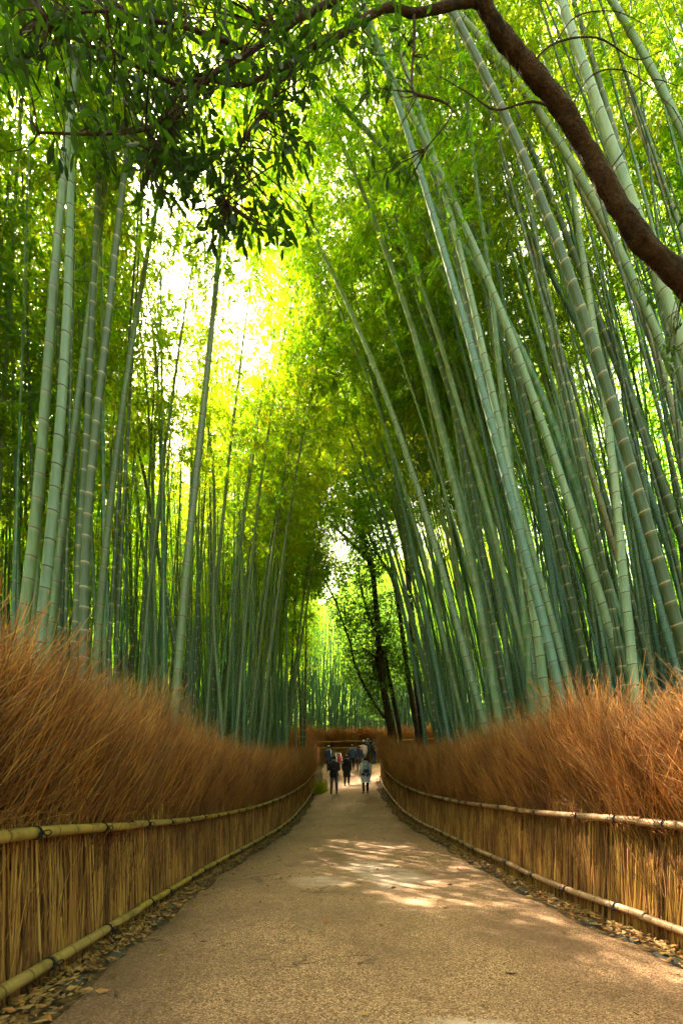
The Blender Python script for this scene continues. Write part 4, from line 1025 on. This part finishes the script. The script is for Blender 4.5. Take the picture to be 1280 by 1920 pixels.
    if hat:
        mb = MB(); mb.loft([(0, 0, 1.575, 0.098, 0.104), (0, 0, 1.63, 0.095, 0.10), (0, 0, 1.685, 0.06, 0.065), (0, 0, 1.70, 0.02, 0.02)]); link("hat", mb.mesh("hat", cloth(hat)), root)
    mb = MB()
    for sx in (-1, 1): mb.box((sx * 0.03, 0.103, 1.535), (0.012, 0.006, 0.006))
    mb.build("eye", HAIR, root); mb = MB(); mb.box((0, 0.105, 1.472), (0.022, 0.004, 0.005)); mb.build("mouth", cloth((0.35, 0.12, 0.10)), root)
    return root, k, p

def attach(name, label, cat, who, build):
    root, k, p = who; e = empty(name, p, root.rotation_euler.z); e.scale = root.scale; tag(e, label, cat); build(e); return e
def backpack(c, c2, z=1.13, w=0.15, h=0.21):
    def f(e):
        mb = MB(); mb.loft([(0, -0.215, z - h, w * .8, 0.06), (0, -0.225, z - h * .85, w, 0.085), (0, -0.225, z, w, 0.09), (0, -0.215, z + h * .8, w * .85, 0.075), (0, -0.20, z + h, w * .4, 0.04)]); link("pack_body", mb.mesh("pack_body", cloth(c)), e)
        mb = MB(); mb.loft([(0, -0.30, z - h * .75, w * .7, 0.03), (0, -0.315, z - h * .4, w * .75, 0.045), (0, -0.30, z - h * .05, w * .7, 0.025)]); link("pocket", mb.mesh("pocket", cloth(c2)), e)
        for sx in (-1, 1):
            mb = MB(); mb.tube(catmull([(sx * 0.1, -0.17, z + h * .8), (sx * 0.115, -0.03, 1.41), (sx * 0.12, 0.13, 1.27), (sx * 0.14, 0.10, 1.05), (sx * 0.13, -0.16, z - h * .8)], 4), 0.014, 6); mb.build("strap", cloth(c2), e)
    return f

w1 = person("person in a long pale grey coat walking away with a grey blue backpack", 685, 1489, 69, 0.05, coat_c=(0.66, 0.62, 0.62), hem=0.50, trousers=(0.012, 0.012, 0.014), hood=(0.50, 0.49, 0.48), stride=0.06)
attach("backpack", "small grey blue backpack with black lower pocket worn over the pale coat", 'backpack', w1, backpack((0.22, 0.27, 0.34), (0.02, 0.02, 0.025), 1.10))
person("person in a knee length black quilted coat walking away mid path", 650, 1474, 57, -0.1, coat_c=(0.022, 0.021, 0.026), hem=0.46, trousers=(0.012, 0.012, 0.014), hood=(0.03, 0.03, 0.035), stride=0.10)
w3 = person("person in grey trousers and a dark red and navy jacket nearest the left fence", 626, 1490, 72, -0.15, coat_c=(0.045, 0.022, 0.035), hem=0.82, trousers=(0.13, 0.115, 0.115), stride=0.16, arms='front')
attach("shoulder_bag", "black bag slung low behind the person in grey trousers", 'bag', w3, backpack((0.012, 0.012, 0.014), (0.02, 0.018, 0.018), 0.92, 0.13, 0.20))
w4 = person("person in a navy blue coat with a white scarf over one shoulder, farthest left", 617, 1447, 48, 0.0, coat_c=(0.04, 0.065, 0.16), hem=0.74, trousers=(0.03, 0.04, 0.07), stride=0.05)
def scarf(e):
    mb = MB(); mb.tube(catmull([(0.02, -0.06, 1.44), (0.10, -0.12, 1.36), (0.12, -0.165, 1.20), (0.15, -0.175, 1.02), (0.16, -0.17, 0.95)], 4), np.linspace(0.03, 0.055, 17), 8, flat=0.4); mb.build("cloth", cloth((0.62, 0.55, 0.5)), e)
attach("scarf", "white scarf hanging down the back of the navy blue coat at far left", 'scarf', w4, scarf)
person("person in a mid blue jacket walking in the middle of the far group", 660, 1444, 47, 0.1, coat_c=(0.05, 0.075, 0.17), hem=0.78, trousers=(0.025, 0.025, 0.04), stride=0.10)
person("person in a dark blue and purple coat with bare calves in the far group", 673, 1447, 48, -0.05, coat_c=(0.035, 0.045, 0.10), hem=0.62, trousers=(0.16, 0.09, 0.08), shoes=(0.13, 0.03, 0.03), stride=0.04, hood=(0.10, 0.04, 0.12))
person("person in a pale pink top half hidden behind the photographer", 681, 1436, 45, 0.3, coat_c=(0.55, 0.36, 0.36), hem=0.80, trousers=(0.25, 0.22, 0.24), stride=0.05, hair_len=0.06)
w8 = person("person in a navy vest over black raising a camera towards the left", 690, 1434, 48, 1.15, coat_c=(0.018, 0.02, 0.045), hem=0.80, trousers=(0.008, 0.008, 0.01), stride=0.08, arms='camera')
def cam_b(e):
    mb = MB(); mb.box((0, 0.30, 1.50), (0.065, 0.03, 0.042)); mb.build("camera_body", cloth((0.02, 0.02, 0.02), 0.4), e, smooth=False)
    mb = MB(); mb.tube([(0, 0.33, 1.50), (0, 0.37, 1.50), (0, 0.42, 1.50)], [0.034, 0.036, 0.038], 12); mb.build("lens", cloth((0.015, 0.015, 0.016), 0.3), e)
attach("photo_camera", "black camera held up to the face by the person in the navy vest", 'camera', w8, cam_b)
w9 = person("person in a dark patterned jacket and blue jeans against the right fence end", 701, 1433, 45, 0.4, coat_c=(0.045, 0.032, 0.028), hem=0.82, trousers=(0.03, 0.05, 0.12), stride=0.06)
attach("backpack", "dark backpack with greenish pocket beside the right fence end", 'backpack', w9, backpack((0.03, 0.035, 0.04), (0.16, 0.20, 0.10), 1.0))

# pushchair in front of the far fence
sp = on_ground(636, 1440); p = px(636, 1440, sp); p.z = float(gz(p.x, p.y)); root = empty("pushchair", p, 0.3); tag(root, "pushchair with white frame and red seat in front of the far fence", 'pushchair')
mb = MB()
for sx in (-1, 1):
    mb.tube([(sx * .22, -.30, .12), (sx * .20, 0.02, .62), (sx * .18, .30, 1.05)], .022, 8); mb.tube([(sx * .22, .32, .12), (sx * .20, 0.05, .60), (sx * .2, -.1, .72)], .022, 8)
mb.tube([(-.18, .30, 1.05), (.18, .30, 1.05)], .022, 8); mb.tube([(-.22, -.3, .14), (.22, -.3, .14)], .018, 8); mb.build("frame", cloth((0.7, 0.7, 0.7), 0.4), root)
mb = MB(); mb.loft([(0, .0, .38, .17, .20), (0, .02, .5, .18, .20), (0, .08, .75, .17, .10), (0, .14, .98, .14, .06)]); mb.build("seat", cloth((0.32, 0.03, 0.03)), root)
for sx in (-1, 1):
    for yy in (-.3, .32):
        mb = MB(); a = np.linspace(0, 2 * math.pi, 17); mb.tube([(sx * .25, yy + .10 * math.cos(q), .12 + .10 * math.sin(q)) for q in a], .02, 6, caps=False); mb.tube([(sx * .24, yy, .12), (sx * .26, yy, .12)], .05, 10); mb.build("wheel", cloth((0.02, 0.02, 0.02)), root)

# round pale cover on the path
s_ = on_ground(627, 1498); p = px(627, 1498, s_)
mb = MB(); z0 = float(gz(p.x, p.y)); mb.loft([(0, 0, -0.03, .17, .17), (0, 0, 0.022, .17, .17), (0, 0, 0.03, .155, .155), (0, 0, 0.026, .14, .14)])
tag(mb.build("ground_cover", plain("pale_concrete", (0.42, 0.38, 0.32), 0.8, 30, 0.3), loc=(p.x, p.y, z0)), "small round pale cover lying on the path in front of the walkers", 'cover')

# grass tuft at the far end of the left fence and a taller brush clump behind it
r = np.random.default_rng(77); s_ = 33.0; p = px(598, 1455, s_); p.z = float(gz(p.x, p.y)); mb = MB(); n = 420
b = np.stack([r.normal(0.05, .13, n), r.normal(0, .35, n), np.zeros(n)], -1); tp = b + np.stack([r.normal(0.05, .26, n), r.normal(0, .26, n), .15 + .85 * r.random(n) ** 2], -1)
M['grass'] = leaf_mat("fresh_grass", [(0.20, 0.24, 0.01), (0.32, 0.34, 0.015)], [(0.6, 0.7, 0.02), (0.7, 0.8, 0.03)], 0.4)
twigs(mb, n, b, tp, r.normal(0, .05, (n, 3)), 0.012, 0.003, 0)
tag(mb.build("grass_tuft", M['grass'], loc=p), "bright green grass tuft at the far end of the left brush fence", 'plant')
s_ = 27.0; p = px(556, 1415, s_); p.z = float(gz(p.x, p.y)); mb = MB(); n = 1500
b = np.stack([r.normal(0, .5, n), r.normal(0, .5, n), r.uniform(0, 1.6, n)], -1); tp = b + np.stack([r.normal(.35, .35, n), r.normal(0, .3, n), r.uniform(.8, 2.4, n)], -1)
twigs(mb, n, b, tp, r.normal(0, .08, (n, 3)), 0.006, 0.002, 0)
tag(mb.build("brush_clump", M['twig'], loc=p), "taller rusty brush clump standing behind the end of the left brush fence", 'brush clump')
